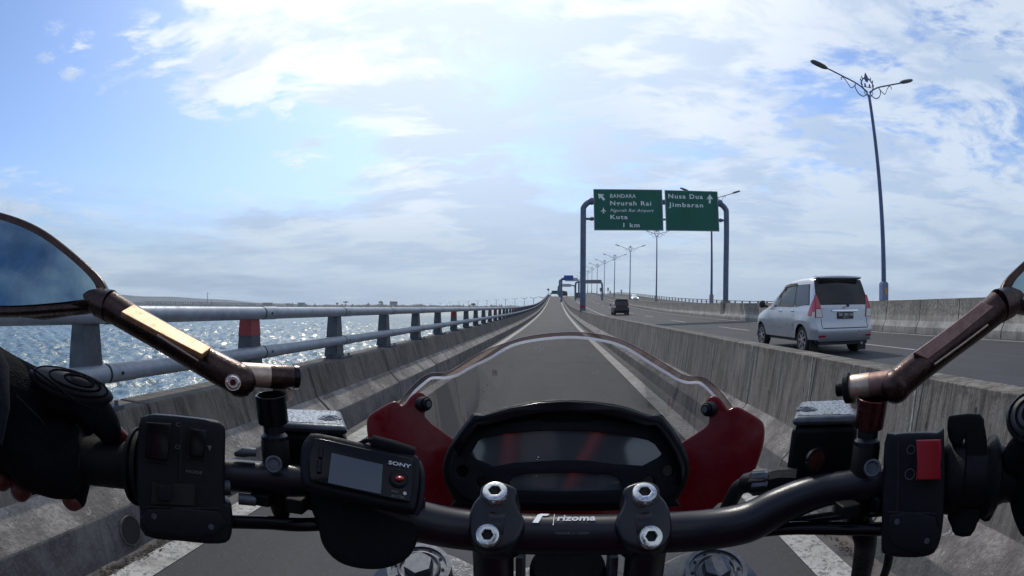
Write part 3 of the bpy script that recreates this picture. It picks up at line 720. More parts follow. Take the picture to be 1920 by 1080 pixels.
for (px, w_, h_, lab) in [(502, 26, 15.5, 'dark flat-roofed building on the distant shore above the railing'), (738, 22, 21, 'water-tower-like flat building standing over the shore trees'), (565, 20, 17, 'small dark building on the distant shore by the shore trees'), (540, 12, 14, 'tiny pale building on the distant shore')]:
    p = ray(px, 575); p.z = 0; p = p.normalized() * 2050; t = thing('far_building', lab, 'building', (p.x, p.y, SEA))
    zb = 8 if h_ > 20 else 0
    b = MB(); b.box(p + Vector((0, 0, SEA + (zb + h_) / 2 + zb / 2)), (w_, w_, h_ - zb)) ; b.build('wall', M_far if px != 540 else M_bldg, t)
    b = MB(); b.box(p + Vector((0, 0, SEA + h_ + .5 + 0)), (w_ * 1.15, w_ * 1.15, 1.2)); b.build('roof', M_tree, t)
    if zb:
        for sx in (-1, 1): b = MB(); b.box(p + Vector((sx * w_ * .4, 0, SEA + zb / 2 + 2)), (1.5, 1.5, zb + 4)); b.build('pier', M_far, t)
# lamps of another stretch of the toll road far to the left
fl0 = thing('distant_lamp', 'tiny distant double-armed lamp over the shoreline left of the slope', 'street lamp', (0, 0, 0), 'tiny lamps along the distant road')
b = MB(); b.tube([(0, 0, 0), (0, 0, 15.6)], [.28, .18], 6); b.tube([(-2.6, 0, 16.2), (0, 0, 15.4), (2.6, 0, 16.2)], .16, 6); fm = b.build('pole', M_far, fl0)
for i in range(20):
    px = 1018 - 17.5 * i; py_b = 571; D = 330 + 50 * i
    dd = ray(px, 575); dd.z = 0; p = dd.normalized() * D; top = CAM_H + D * (max(3.0, 19 - 1.05 * i)) / 1067
    loc = (p.x, p.y, top - 16.2)
    if i == 0: fl0.location = loc
    else: dup(fl0, loc)

# ================================================================== VEHICLES
def f_metal(c):
    def f(t, b):
        p = objco(t); n = t.noise(p, 3, 4, .6); z = t.sep(geo(t))[2]
        t.put(b.inputs['Base Color'], t.mix(t.ramp(n, .3, .7), tuple(v * .94 for v in c), c))
        t.put(b.inputs['Roughness'], t.ramp(t.noise(p, 9, 4, .6), .3, .7, .26, .38))
    return f
M_silver = pmat('silver_paint', (.38, .40, .44), .32, metal=.55, coat=.5, fn=f_metal((.40, .41, .44)))
M_darkcar = pmat('dark_paint', (.008, .008, .010), .35, coat=.2, spec=.3)
M_glass = pmat('tinted_glass', (.008, .010, .012), .08, spec=.35)
M_tail = pmat('tail_lamp_red', (.34, .006, .02), .15, coat=.6)
M_clear = pmat('lamp_clear', (.55, .50, .46), .2, coat=.6)
M_black = pmat('black_trim', (.015, .015, .016), .6)
M_tyre = pmat('tyre_rubber', (.018, .018, .018), .85)
M_rim = pmat('alloy_rim', (.5, .5, .52), .3, metal=.8)
M_chrome = pmat('chrome', (.7, .7, .72), .15, metal=.9)
M_platew = pmat('plate_letters', (.6, .6, .58), .5)
M_headl = pmat('headlight_on', (.9, .9, .9), .3, emit=(1, .97, .9), es=6)
def lerpk(K, v):
    if v <= K[0][0]: return K[0][1]
    for a, b in zip(K, K[1:]):
        if v <= b[0]: t = (v - a[0]) / (b[0] - a[0]); return a[1] + (b[1] - a[1]) * t
    return K[-1][1]
def make_car(name, label, paint, loc, yaw, L=4.14, hatch=0.0, group=None, head=False, detail=True, scale=1.0):
    """y = 0 is the rear bumper, +y the nose; built round the origin, then turned"""
    r = thing(name, label, 'car', (0, 0, 0), group); H_ = 1.69
    k = scale
    SR = [(.2, .12), (.36, .03), (.5, 0), (.60, .02), (.66, .07), (.8, .085), (1.02, .11), (1.1, .15), (1.3, .23), (1.5, .32), (1.60, .38), (1.66, .50), (1.69, .8)]
    SF = [(.2, L - .12), (.42, L), (.68, L - .03), (.84, L - .18), (.95, L - .55), (1.0, L - .82), (1.06, L - 1.0), (1.3, L - 1.40), (1.5, L - 1.78), (1.60, L - 2.02), (1.66, L - 2.35), (1.69, L - 2.7)]
    HW = [(.2, .76), (.33, .81), (.5, .83), (.75, .835), (.92, .82), (1.0, .80), (1.06, .79), (1.3, .735), (1.5, .68), (1.58, .655), (1.64, .60), (1.67, .52), (1.69, .40)]
    sr = lambda z: lerpk(SR, z); sf = lambda z: lerpk(SF, z); AX = (.76, L - .78)
    def hw(s, z):
        d0 = s - sr(z); d1 = sf(z) - s; f = 1.0
        if d0 < .32: f *= 1 - .10 * (1 - max(d0, 0) / .32) ** 2.2
        if d1 < .9: f *= 1 - .24 * (1 - max(d1, 0) / .9) ** 2.2
        bel = .022 * max(0, 1 - abs(s - AX[0]) / .45) * (1 if z < .8 else 0) + .02 * max(0, 1 - abs(s - AX[1]) / .45) * (1 if z < .8 else 0)
        return lerpk(HW, z) * f + bel
    def arch(s):
        zb = .33
        for a in AX:
            if abs(s - a) < .355: zb = max(zb, sqrt(.355 ** 2 - (s - a) ** 2) + .305)
        return zb
    def zrow(s, j):
        zb = arch(s); zt = .74
        low = [0, .12, .28, .45, .62, .8, 1.0]
        if j < 7: return zb + (zt - zb) * low[j]
        return [.82, .90, .96, 1.0, 1.04, 1.1, 1.2, 1.3, 1.4, 1.5, 1.56, 1.6, 1.63, 1.655, 1.67, 1.685, 1.69][j - 7]
    NU, NZ = 84, 24
    def P(side, u, j):
        s0 = sr(.5) + (sf(.5) - sr(.5)) * u; z = zrow(s0, j); s = sr(z) + (sf(z) - sr(z)) * u
        if z < .74: s = s0 + (sr(z) - sr(.5)) * (1 - u) ** 8 + (sf(z) - sf(.5)) * u ** 8
        return Vector((side * hw(s, z), s, z))
    b = MB()
    for side in (-1, 1): b.loft([[P(side, i / NU, j) for j in range(NZ)] for i in range(NU + 1)])
    for u in (0, 1):       # rear and front faces
        rows = []
        for j in range(NZ):
            p = P(1, u, j); rows.append([Vector((p.x * q, p.y - (1 if u == 0 else -1) * .05 * (1 - q * q), p.z)) for q in [i / 8 - 1 for i in range(17)]])
        b.loft(rows)
    top = []
    for i in range(NU + 1): p = P(1, i / NU, NZ - 1); top.append([Vector((p.x * q, p.y, p.z + .018 * (1 - q * q))) for q in [i_ / 4 - 1 for i_ in range(9)]])
    b.loft(top)
    body = b.build('body', paint, r, ang=30)
    m_ = body.modifiers.new('thick', 'SOLIDIFY'); m_.thickness = .012; m_.offset = -1
    b = MB()       # dark floor and wheel wells
    b.box((0, L / 2, .40), (1.40, L - .35, .30)); b.box((0, .16, .30), (1.3, .2, .16)); b.build('underbody', M_black, r)
    def side_patch(name, pts, mat, off=.006, par=r, n=6, side=None):
        for sd_ in ((-1, 1) if side is None else (side,)):
            rows = []
            for i in range(n + 1):
                a = i / n; row = []
                for j in range(n + 1):
                    c = j / n; A_, B0, C_, D_ = [Vector((p[0], p[1])) for p in pts]
                    q = (A_ * (1 - a) + B0 * a) * (1 - c) + (D_ * (1 - a) + C_ * a) * c
                    row.append(Vector((sd_ * (hw(q.x, q.y) + off), q.x, q.y)))
                rows.append(row)
            m2 = MB(); m2.loft(rows); m2.loft([[p - Vector((sd_ * .02, 0, 0)) for p in rw] for rw in rows]); m2.build(name, mat, par)
    def rear_patch(name, pts, mat, off=.006, n=8, par=r):
        rows = []
        for i in range(n + 1):
            a = i / n; row = []
            for j in range(n + 1):
                c = j / n; q = (Vector(pts[0]) * (1 - a) + Vector(pts[1]) * a) * (1 - c) + (Vector(pts[3]) * (1 - a) + Vector(pts[2]) * a) * c
                xn = q.x / hw(sr(q.y), q.y); row.append(Vector((q.x, sr(q.y) - .05 * (1 - min(1, xn * xn)) - off, q.y)))
            rows.append(row)
        m2 = MB(); m2.loft(rows); m2.loft([[p + Vector((0, .02, 0)) for p in rw] for rw in rows]); return m2.build(name, mat, par)
    # windows: front door, rear door, rear quarter (s, z)
    T = 1.515
    side_patch('window_trim', [(.38, 1.06), (L - 1.18, 1.035), (L - 1.80, T + .01), (.55, T)], M_black, .003, n=16)
    side_patch('window', [(L - 2.02, 1.03), (L - 1.22, 1.05), (L - 1.78, T - .03), (L - 2.02, T)], M_glass)
    side_patch('window', [(L - 2.92, 1.02), (L - 2.08, 1.03), (L - 2.08, T), (L - 2.86, T)], M_glass)
    side_patch('window', [(.42, 1.08), (L - 2.99, 1.02), (L - 2.93, T), (.60, T - .02)], M_glass)
    side_patch('rain_visor', [(L - 2.9, T - .005), (L - 1.82, T - .03), (L - 1.95, T + .04), (L - 2.85, T + .05)], M_black, .025)
    rear_patch('window_trim', [(-.735, 1.06), (.735, 1.06), (.66, 1.60), (-.66, 1.60)], M_black, .003)
    rear_patch('rear_window', [(-.68, 1.07), (.68, 1.07), (.60, 1.56), (-.60, 1.56)], M_glass)
    for sx in (-1, 1):
        tl = rear_patch('tail_lamp', [(sx * .60, .80), (sx * .79, .80), (sx * .745, 1.27), (sx * .685, 1.27)], M_tail, .014)
        side_patch('tail_lamp_side', [(.10, .80), (.40, .84), (.24, 1.28), (.20, 1.28)], M_tail, .014, par=tl, side=sx)
        rear_patch('reversing_lens', [(sx * .62, .81), (sx * .775, .81), (sx * .77, .97), (sx * .645, .97)], M_clear, .022, par=tl)
        side_patch('indicator_lens', [(.12, .79), (.22, .80), (.20, .92), (.13, .92)], M_clear, .02, par=tl, side=sx)
        rear_patch('reflector', [(sx * .56, .385), (sx * .74, .385), (sx * .73, .425), (sx * .56, .425)], M_tail, .012)
        b = MB(); b.tube(cat([(sx * .80, L - 1.22, 1.04), (sx * .88, L - 1.2, 1.06), (sx * .93, L - 1.18, 1.09)], 4), .03, 8)
        rows = []
        for (xx, hh, dd) in ((.86, .03, .03), (.88, .085, .06), (.94, .095, .07), (1.0, .085, .06), (1.03, .05, .03)): rows.append([Vector((sx * xx, L - 1.17 + dd * cos(q), 1.10 + hh * sin(q))) for q in [2 * pi * i / 12 for i in range(12)]])
        b.loft(rows, closed=True); b.add(rows[0] + rows[-1], [list(range(12)), list(range(12, 24))]); b.build('wing_mirror', M_black, r)
        # wheels
        for a in AX:
            wr = .305; cx = sx * .715; b = MB(); rows = []
            for (x, q) in ((-.095, .19), (-.10, .26), (-.075, .298), (-.04, wr), (.04, wr), (.075, .298), (.10, .26), (.092, .21)):
                rows.append([Vector((cx + sx * x, a + q * cos(t), .305 + q * sin(t))) for t in [2 * pi * i / 28 for i in range(28)]])
            b.loft(rows, closed=True); wh = b.build('wheel', M_tyre, r)
            b = MB(); b.pipe((cx + sx * .03, a, .305), (cx + sx * .088, a, .305), .212, .19, 28)
            for q in range(7):
                t = 2 * pi * q / 7; c = Vector((cx + sx * .078, a + .1 * cos(t), .305 + .1 * sin(t))); b.box(c, (.02, .19, .036), Matrix.Rotation(t, 3, 'X'))
            b.cyl((cx + sx * .05, a, .305), (cx + sx * .094, a, .305), .04, n=12); b.build('rim', M_rim, wh)
            b = MB(); b.cyl((cx - sx * .02, a, .305), (cx + sx * .035, a, .305), .205, n=24); b.build('brake', M_black, wh)
        b = MB(); b.box((sx * .68, .34, .22), (.24, .012, .30)); b.build('mud_flap', M_black, r)
        if detail:
            for s in (L - 2.1, L - 1.02 - .95 + .0):
                pass
            for s in (L - 2.06 - .05, L - 2.98 + .12):
                b = MB(); x = hw(s, .93); b.box((sx * (x + .012), s, .935), (.03, .17, .028)); b.build('door_handle', M_chrome, r, bevel=.006)
            side_patch('side_moulding', [(L - 2.92, .60), (L - 1.08, .60), (L - 1.08, .64), (L - 2.92, .64)], paint, .02, side=sx)
            for s0, z0, z1 in ((L - 2.05, .3, 1.0), (L - 2.95, .5, 1.0), (L - 1.05, .35, .98)):
                side_patch('door_gap', [(s0, z0), (s0 + .008, z0), (s0 + .008, z1), (s0, z1)], M_black, .002, side=sx, n=3)
        rows = []
    # roof spoiler, tailgate gap, chrome strip, plate, wiper, emblem
    b = MB(); b.loft([[Vector((x, yy, zz - .02 * (x / .6) ** 2)) for x in [i * .12 - .6 for i in range(11)]] for (yy, zz) in ((.62, 1.70), (.40, 1.71), (.24, 1.68), (.225, 1.655), (.30, 1.635), (.46, 1.62), (.62, 1.62))], closed=True)
    sp_ = b.build('spoiler', paint, r)
    rear_patch('tailgate_gap', [(-.62, .565), (.62, .565), (.62, .583), (-.62, .583)], M_black, .004)
    for sx in (-1, 1): rear_patch('tailgate_gap', [(sx * .63, .57), (sx * .642, .57), (sx * .65, .78), (sx * .638, .78)], M_black, .003)
    if detail:
        rear_patch('chrome_strip', [(-.36, .925), (.36, .925), (.36, .955), (-.36, .955)], M_chrome, .03)
        pl = rear_patch('number_plate', [(-.22, .765), (.22, .765), (.22, .905), (-.22, .905)], M_black, .028)
        yb_ = sr(.83) - .05 - .032
        text('lettering', 'DK 1201 DS', (-.19, yb_ - .004, .825), (.19, yb_ - .004, .825), (0, -1, 0), .055, M_platew, pl, ext=.002, bold=.01)
        text('lettering', '02·19', (-.07, yb_ - .004, .782), (.07, yb_ - .004, .782), (0, -1, 0), .026, M_platew, pl, ext=.002)
        b = MB(); c = Vector((0, sr(1.01) - .063, 1.0)); e = c
        for (rx, rz) in ((.058, .042), (.022, .040), (.04, .018)):
            b.tube([c + Vector((rx * cos(q), 0, rz * sin(q) + (.012 if rz < .02 else 0))) for q in [2 * pi * i / 20 for i in range(21)]], .0045, 6)
        b.build('emblem', M_chrome, r)
        b = MB(); b.tube([(.10, sr(1.06) - .07, 1.05), (.02, sr(1.1) - .065, 1.085), (-.30, sr(1.12) - .06, 1.10)], .010, 6); b.ell((.1, sr(1.05) - .06, 1.04), (.035, .03, .025)); b.build('wiper', M_black, r)
        rear_patch('bumper_lip', [(-.74, .30), (.74, .30), (.74, .335), (-.74, .335)], M_chrome if False else paint, .025)
        b = MB(); b.cyl((.45, -.02, .24), (.45, .3, .25), .03, n=12); b.build('exhaust_pipe', M_rim, r)
        text('badge', 'G', (-.60, sr(.97) - .035, .97), (-.55, sr(.97) - .035, .97), (0, -1, 0), .03, M_chrome, r, ext=.002)
    if head:
        for sx in (-1, 1):
            b = MB(); b.ell((sx * .6, L - .14, .72), (.16, .09, .10)); b.build('headlight', M_headl, r)
        b = MB(); rows = [[Vector((x, sf(z) + .015 - .03 * (x / .6) ** 2, z)) for x in [i * .15 - .6 for i in range(9)]] for z in (1.08, 1.25, 1.4, 1.5)]; b.loft(rows); b.build('windscreen', M_glass, r)
    r.location = loc; r.rotation_euler = (0, 0, yaw); r.scale = (k, k, k) if name != 'minivan' else (1.02, 1.09, 1.085)
    return r
def road_pt(x, y): return (x, y, zp(y) + cross(x) + .004)
make_car('minivan', 'silver minivan with tinted windows driving in the nearer car lane beside the divider', M_silver, road_pt(6.74, 11.8), radians(0.0))
make_car('hatchback', 'small dark car driving ahead in the car lane, left of the lamp row', M_darkcar, road_pt(6.85, 58.5), 0, L=3.7, detail=False)
make_car('oncoming_car', 'distant oncoming silver car with its headlight on, beyond the median barrier', M_silver, (17.9, 131, zp(131) + .25), pi, head=True, detail=False)
make_car('distant_van', 'dark vehicle almost hidden behind the left post of the big sign gantry', M_darkcar, road_pt(5.2 + 1.6, 168), 0, detail=False)
make_car('crest_car', 'dark vehicle at the top of the slope, under the green sign at the crest', M_darkcar, (3.4, 209, zp(209) + .02), 0, detail=False, scale=1.15)
# green sign gantry at the crest, its foot hidden by the slope
Y5 = 222.0
far_gantry(Y5, ex(1033, Y5), ex(1060, Y5), ez(551.5, Y5), ez(545, Y5), ex(1034.5, Y5), ex(1057, Y5), M_green, 'green road sign low over the crest of the motorcycle lane', r=.2)

# ================================================================== THE MOTORCYCLE
def f_ano(t, b):
    p = objco(t); n = t.noise(p, 1500, 3, .7); n2 = t.noise(p, 90, 4, .6)
    t.put(b.inputs['Coat Normal'], t.bump(n, .13, .001)); t.put(b.inputs['Base Color'], t.mix(n2, (.0035, .004, .009), (.006, .006, .011))); b.inputs['Coat Roughness'].default_value = .22
M_ano = pmat('black_anodised', (.004, .0045, .009), .5, spec=.08, coat=.6, fn=f_ano)
M_plas = pmat('black_plastic', (.004, .004, .005), .5, spec=.15, fn=worn(.2, 120, .2, 1500))
M_swp = pmat('switch_plastic', (.008, .009, .013), .42, spec=.18, fn=worn(.2, 150, .25, 1800))
M_gloss = pmat('gloss_black', (.003, .003, .005), .2, spec=.2)
M_rubber = pmat('grip_rubber', (.004, .004, .006), .55, spec=.2, fn=worn(.2, 90, .3, 900))
M_bronze = pmat('bronze_anodised', (.055, .032, .028), .30, metal=.8, fn=worn(.35, 130, .15, 700))
M_copper = pmat('copper_face', (.50, .27, .16), .42, metal=.9, fn=worn(.25, 170, .25, 1200))
M_brown = pmat('brown_face', (.26, .15, .125), .45, metal=.6, fn=worn(.3, 170, .25, 1200))
M_pale = pmat('pale_bronze', (.50, .38, .30), .42, metal=.7, fn=worn(.2, 160, .1, 700))
M_redcup = pmat('red_bronze', (.075, .020, .020), .25, metal=.8, fn=worn(.3, 90))
M_red = pmat('red_bodywork', (.12, .003, .007), .24, spec=.22, fn=worn(.15, 30))
M_steel = pmat('bolt_steel', (.62, .62, .60), .22, metal=.95, fn=worn(.2, 300))
M_cast = pmat('cast_grey', (.085, .095, .115), .42, metal=.6, fn=worn(.3, 120, .2, 900))
M_lcd = pmat('display_glass', (.060, .066, .075), .06, spec=.9)
M_scrn = pmat('remote_screen', (.045, .06, .085), .12, spec=.5)
M_bezel = pmat('bezel_plastic', (.008, .009, .014), .5, spec=.15, fn=worn(.2, 150, .25, 1800))
M_white = pmat('white_print', (.6, .62, .65), .5)
M_greyp = pmat('grey_print', (.10, .10, .11), .5)
M_redbtn = pmat('red_button', (.27, .006, .014), .30, spec=.35)
M_mirror = pmat('mirror_glass', (.22, .31, .35), .05, metal=1.0, fn=worn(.25, 25, .02, 50, .03))
def f_lid(t, b):
    p = objco(t); v = t.voro(t.vmath('MULTIPLY', p, (1, 1, .2)), 380); v2 = t.voro(p, 260, feature='DISTANCE_TO_EDGE')
    m = t.math('MAXIMUM', t.smooth(v, .35, .5), 0); m = t.math('MULTIPLY', t.smooth(v, .34, .42), t.smooth(v2, .03, .08))
    t.put(b.inputs['Base Color'], t.mix(m, (.004, .004, .005), (.30, .32, .35))); t.put(b.inputs['Metallic'], t.math('MULTIPLY', m, .5))
M_lid = pmat('embossed_lid', (.4, .42, .45), .4, fn=f_lid)
def f_leather(t, b):
    p = objco(t); v = t.voro(p, 700); n = t.noise(p, 60, 5, .6)
    t.put(b.inputs['Base Color'], t.mix(t.ramp(n, .3, .7), (.003, .003, .004), (.007, .007, .010)))
    t.put(b.inputs['Normal'], t.bump(t.math('ADD', v, t.math('MULTIPLY', n, 1.5)), .5, .0015))
M_glove = pmat('black_glove_leather', (.012, .012, .014), .8, spec=.07, fn=f_leather)
M_guard = pmat('knuckle_guard', (.018, .020, .027), .4, spec=.4, fn=worn(.2, 100, .1, 900))
M_skin = pmat('skin', (.11, .014, .014), .5, fn=worn(.25, 60, .2, 900))  # shade and the red glow through the fingertips are put into this colour
M_cloth = pmat('dark_sleeve', (.016, .018, .026), .9, spec=.1, fn=worn(.3, 200, .6, 1400))
M_strap = pmat('woven_strap', (.010, .011, .015), .85, spec=.15, fn=worn(.3, 500, .8, 2200))

bike = thing('motorcycle', 'red and black motorcycle cockpit with handlebar, mirrors and instrument panel in the foreground', 'motorcycle', (0.01, .36, 0))
PXM = 1 / 1105.0
def wt(pts): return [W(*p) for p in pts]
def onZ(px, py, z): d = ray(px, py); return CO + d * ((z - CAM_H) / d.z)

# handlebar
hb = cat(wt([(-40, 838, .45), (120, 858, .42), (255, 874, .40), (420, 890, .392), (560, 903, .388), (640, 922, .386), (720, 955, .386), (800, 981, .388), (900, 996, .39), (1068, 1003, .39), (1230, 999, .392), (1320, 994, .396), (1400, 980, .3955), (1460, 950, .392), (1520, 926, .3895), (1580, 914, .3895), (1700, 902, .394), (1850, 893, .402), (1980, 885, .405)]), 5)
def hr(i): 
    x = (len(hb) - 1) * .5; k = abs(i - len(hb) * .5) / (len(hb) * .5); return .0112 + (.0144 - .0112) * max(0, min(1, (.62 - k) / .30))
b = MB(); b.tube(hb, [hr(i) for i in range(len(hb))], 28); bar = b.build('handlebar', M_ano, bike)
vdir = -ray(1075, 1000); upd = Vector((0, -vdir.z, -vdir.y)).normalized(); upd = Vector((0, vdir.z, -vdir.y)).normalized()
if upd.z < 0: upd = -upd
def on_bar(px, dy):
    """point on the bar's near side, dy photo pixels above its axis, and the normal there"""
    t_ = dy / 41.0; c = sqrt(max(0, 1 - t_ * t_)); cpt = W(px, 1003.5 - abs(px - 1068) * .022, .39); n = vdir * c + upd * t_
    return cpt + n * .01462, n
def bar_text(s, x0, x1, dy, cap, mat, bold=0, sh=0):
    a, n = on_bar(x0, dy); c, _ = on_bar(x1, dy); text('lettering', s, a, c, n, cap, mat, bar, ext=.0002, bold=bold, shear=sh, off=.0001)
bar_text('rizoma', 1045, 1115, 27, .0052, M_white, .02, .12)
bar_text('MA005B 21120004', 1043, 1103, 1, .0018, M_greyp)
for x in (970, 1163):
    for dy, tx in ((38, '-1'), (29, '0'), (18, '+1'), (7, '+2'), (-4, '+3')): bar_text(tx, x - 4, x + 3, dy - 3, .0022, M_greyp if dy < 10 else M_white)
a, n = on_bar(1008, 30); fr = Frame(a, n)
plate('logo_mark', fr, [[(-.0026, -.0042), (.0000, .0040), (.0022, .0052), (.0078, .0052), (.0062, .0034), (.0034, .0032), (.0012, -.0042)]], 0, .0003, M_white, bar, pix=False)
plate('logo_mark', fr, [[(.0108, -.0062), (.0112, -.0062), (.0112, .0052), (.0108, .0052)]], 0, .0003, M_white, bar, pix=False)

def ring_pts(c, U, V, r, n): return [c + (U * cos(2 * pi * k / n) + V * sin(2 * pi * k / n)) * r for k in range(n)]
def socket_bolt(px, py, R, N, r, par, tall=.004):
    """domed steel cap screw with a hexagon socket"""
    c = W(px, py, R); N = Vector(N).normalized(); F_ = Frame(c, N); b = MB(); rows = []
    for (q, h) in ((1.0, -tall), (1.0, -.0006), (.93, .0004), (.55, .0012)): rows.append(ring_pts(c + N * h, F_.U, F_.V, r * q, 32))
    hexr = []
    for k in range(32):
        a = 2 * pi * k / 32; m = (a % (pi / 3)) - pi / 6; hexr.append(c + N * .0010 + (F_.U * cos(a) + F_.V * sin(a)) * r * .44 / cos(m))
    rows.append(hexr); rows.append([p - N * .003 for p in hexr]); b.loft(rows, closed=True); o = b.build('bolt', M_steel, par)
    b = MB(); b.add([p - N * .0028 for p in hexr], [list(range(32))]); b.build('socket', M_darkgap, o)
# handlebar clamps
for (cx, cy, tb, lb, rb) in ((930, 962, (928, 921), (914, 1003), 22), (1207, 965, (1209, 923), (1221, 1006), 22)):
    s = 1 if cx > 1068 else -1
    fr = Frame(W(cx, 1000, .39 - .0175), vdir + upd * .35); 
    ol = [(cx - s * 30, 918), (cx - s * 28, 935), (cx - s * 34, 955), (cx - s * 44, 975), (cx - s * 42, 992), (cx - s * 28, 1012), (cx + s * 4, 1024), (cx + s * 30, 1020), (cx + s * 44, 1000), (cx + s * 44, 970), (cx + s * 36, 945), (cx + s * 24, 930), (cx + s * 20, 914), (cx, 908)]
    cl = plate('handlebar_clamp', fr, [ol], -.030, .0015, M_ano, bike, bevel=.003, smooth=4)
    # raised arched bridge of the clamp cap
    ax = (hb[1] - hb[0]).normalized(); b = MB(); xa, xb = W(cx - s * 6 - 16, 1000, .39), W(cx - s * 6 + 17, 1000, .39); rows = []
    for k in range(25):
        a = radians(-62 + 150 * k / 24); n = vdir * cos(a) + upd * sin(a); wd = .0 + .18 * sin(pi * k / 24)
        rows.append([xa.lerp(xb, -.10 + wd) + n * .0178, xa.lerp(xb, -.10 + wd) + n * .0200, xa.lerp(xb, 1.1 - wd) + n * .0200, xa.lerp(xb, 1.1 - wd) + n * .0178])
    b.loft(rows, closed=True); b.build('clamp_bridge', M_ano, cl)
    b = MB(); c0, c1 = W(cx + s * 6, 1018, .395), W(cx + s * 8, 1018, .395) + Vector((0, .012, -.075)); b.cyl(c0 + Vector((0, 0, .01)), c1, .0142, n=28); b.build('riser', M_ano, bike)
    socket_bolt(tb[0], tb[1], .3785, Vector((0, -.55, .85)), .0086, cl, .008)
    socket_bolt(lb[0], lb[1], .366, Vector((0, -.80, .62)), .0078, cl, .006)

# instrument panel
gf = Frame(W(1062, 850, .46), (0, -cos(radians(12)), sin(radians(12))))
outer = [(845, 915), (836, 888), (838, 862), (850, 835), (868, 808), (884, 788), (890, 781), (905, 782), (955, 768), (1010, 758), (1062, 755), (1114, 758), (1168, 767), (1215, 783), (1236, 782), (1243, 788), (1258, 808), (1275, 835), (1286, 862), (1287, 888), (1278, 915), (1262, 936), (1235, 948), (888, 948), (860, 938)]
panel = plate('instrument_panel', gf, [outer], -.050, -.006, M_plas, bike, bevel=.003, smooth=3)
scrU = [(880, 850), (893, 826), (905, 819), (950, 811), (1020, 806), (1062, 805), (1107, 807), (1170, 814), (1218, 824), (1232, 832), (1246, 852), (1238, 860), (1207, 876), (1160, 873), (1100, 866), (1062, 865), (1020, 867), (965, 870), (925, 877), (890, 863)]
scrL = [(950, 920), (954, 900), (962, 892), (985, 887), (1062, 884), (1140, 887), (1158, 892), (1166, 902), (1172, 920), (1062, 924)]
inner_b = [(848, 905), (843, 880), (852, 850), (868, 828), (888, 806), (905, 803), (960, 793), (1010, 786), (1020, 792), (1105, 792), (1112, 787), (1168, 793), (1218, 803), (1238, 808), (1256, 830), (1272, 853), (1280, 882), (1274, 905), (1258, 926), (1232, 940), (892, 940), (866, 928)]
def circ(cx, cy, r, n=20): return [(cx + r * cos(2 * pi * k / n), cy + r * sin(2 * pi * k / n)) for k in range(n)]
lights_ = [circ(867, 884, 13), circ(905, 905, 13), circ(1254, 883, 13), circ(1217, 904, 13)]
plate('bezel', gf, [inner_b, scrU, scrL] + lights_, -.006, -.0005, M_bezel, panel, bevel=.0008)
plate('display', gf, [scrU], -.0075, -.0048, M_lcd, panel); plate('display', gf, [scrL], -.0075, -.0048, M_lcd, panel)
for c_ in ((867, 884), (905, 905), (1254, 883), (1217, 904)):
    plate('warning_lamp', gf, [circ(c_[0], c_[1], 14)], -.0075, -.0045, M_gloss, panel)
hood_in = [(p[0] + (1062 - p[0]) * .035, p[1] + 14) for p in outer[3:20]]
plate('hood', gf, [outer[3:20] + hood_in[::-1]], -.012, .014, M_gloss, panel, bevel=.0015)
b = MB()
for (x, y, r, sz) in ((1009, 858, .0012, 5), (1007, 862, .0008, 3), (1005, 893, .0009, 3)): b.ell(gf.wp(x, y, -.0045), (r, r * .8, r), nu=8, nv=6)
b.build('water_speck', M_steel, panel)

# windscreen
OUT = [(748, 757), (765, 733), (787, 711), (804, 701), (819, 699), (833, 699), (853, 691), (885, 670), (916, 655), (957, 640), (1000, 629), (1065, 623), (1123, 627), (1173, 641), (1223, 668), (1256, 688), (1275, 700), (1294, 706), (1313, 706), (1328, 712), (1344, 727), (1359, 744), (1374, 765)]
INN = [(759, 762), (775, 738), (797, 718), (809, 710), (822, 709), (836, 709), (857, 704), (886, 688), (917, 673), (957, 650), (1000, 639), (1065, 633), (1123, 638), (1171, 652), (1220, 682), (1250, 700), (1270, 712), (1290, 718), (1309, 718), (1322, 726), (1337, 741), (1351, 756), (1364, 772)]
def ws_smooth(L): return [(p.x, p.y) for p in cat(L, 5)]
OUTs, INNs = ws_smooth(OUT), ws_smooth(INN)
def wsY(px, v): return .585 - .035 * ((px - 1062) / 300) ** 2 + .10 * v
rowsI = []; rowsO = []; NV = 10
for i, (p, q) in enumerate(zip(INNs, OUTs)):
    a, c = [], []
    for k in range(NV + 1):
        v = k / NV; bx = 1062 + (p[0] - 1062) * (.90 if abs(p[0] - 1062) < 200 else .86); by = 900
        x, y = p[0] + (bx - p[0]) * v, p[1] + (by - p[1]) * v; x2, y2 = q[0] + (bx - q[0]) * v, q[1] + (by - q[1]) * v
        a.append(onY(x, y, wsY(p[0], v))); c.append(onY(x2, y2, wsY(p[0], v) + .0045))
    rowsI.append(a); rowsO.append(c)
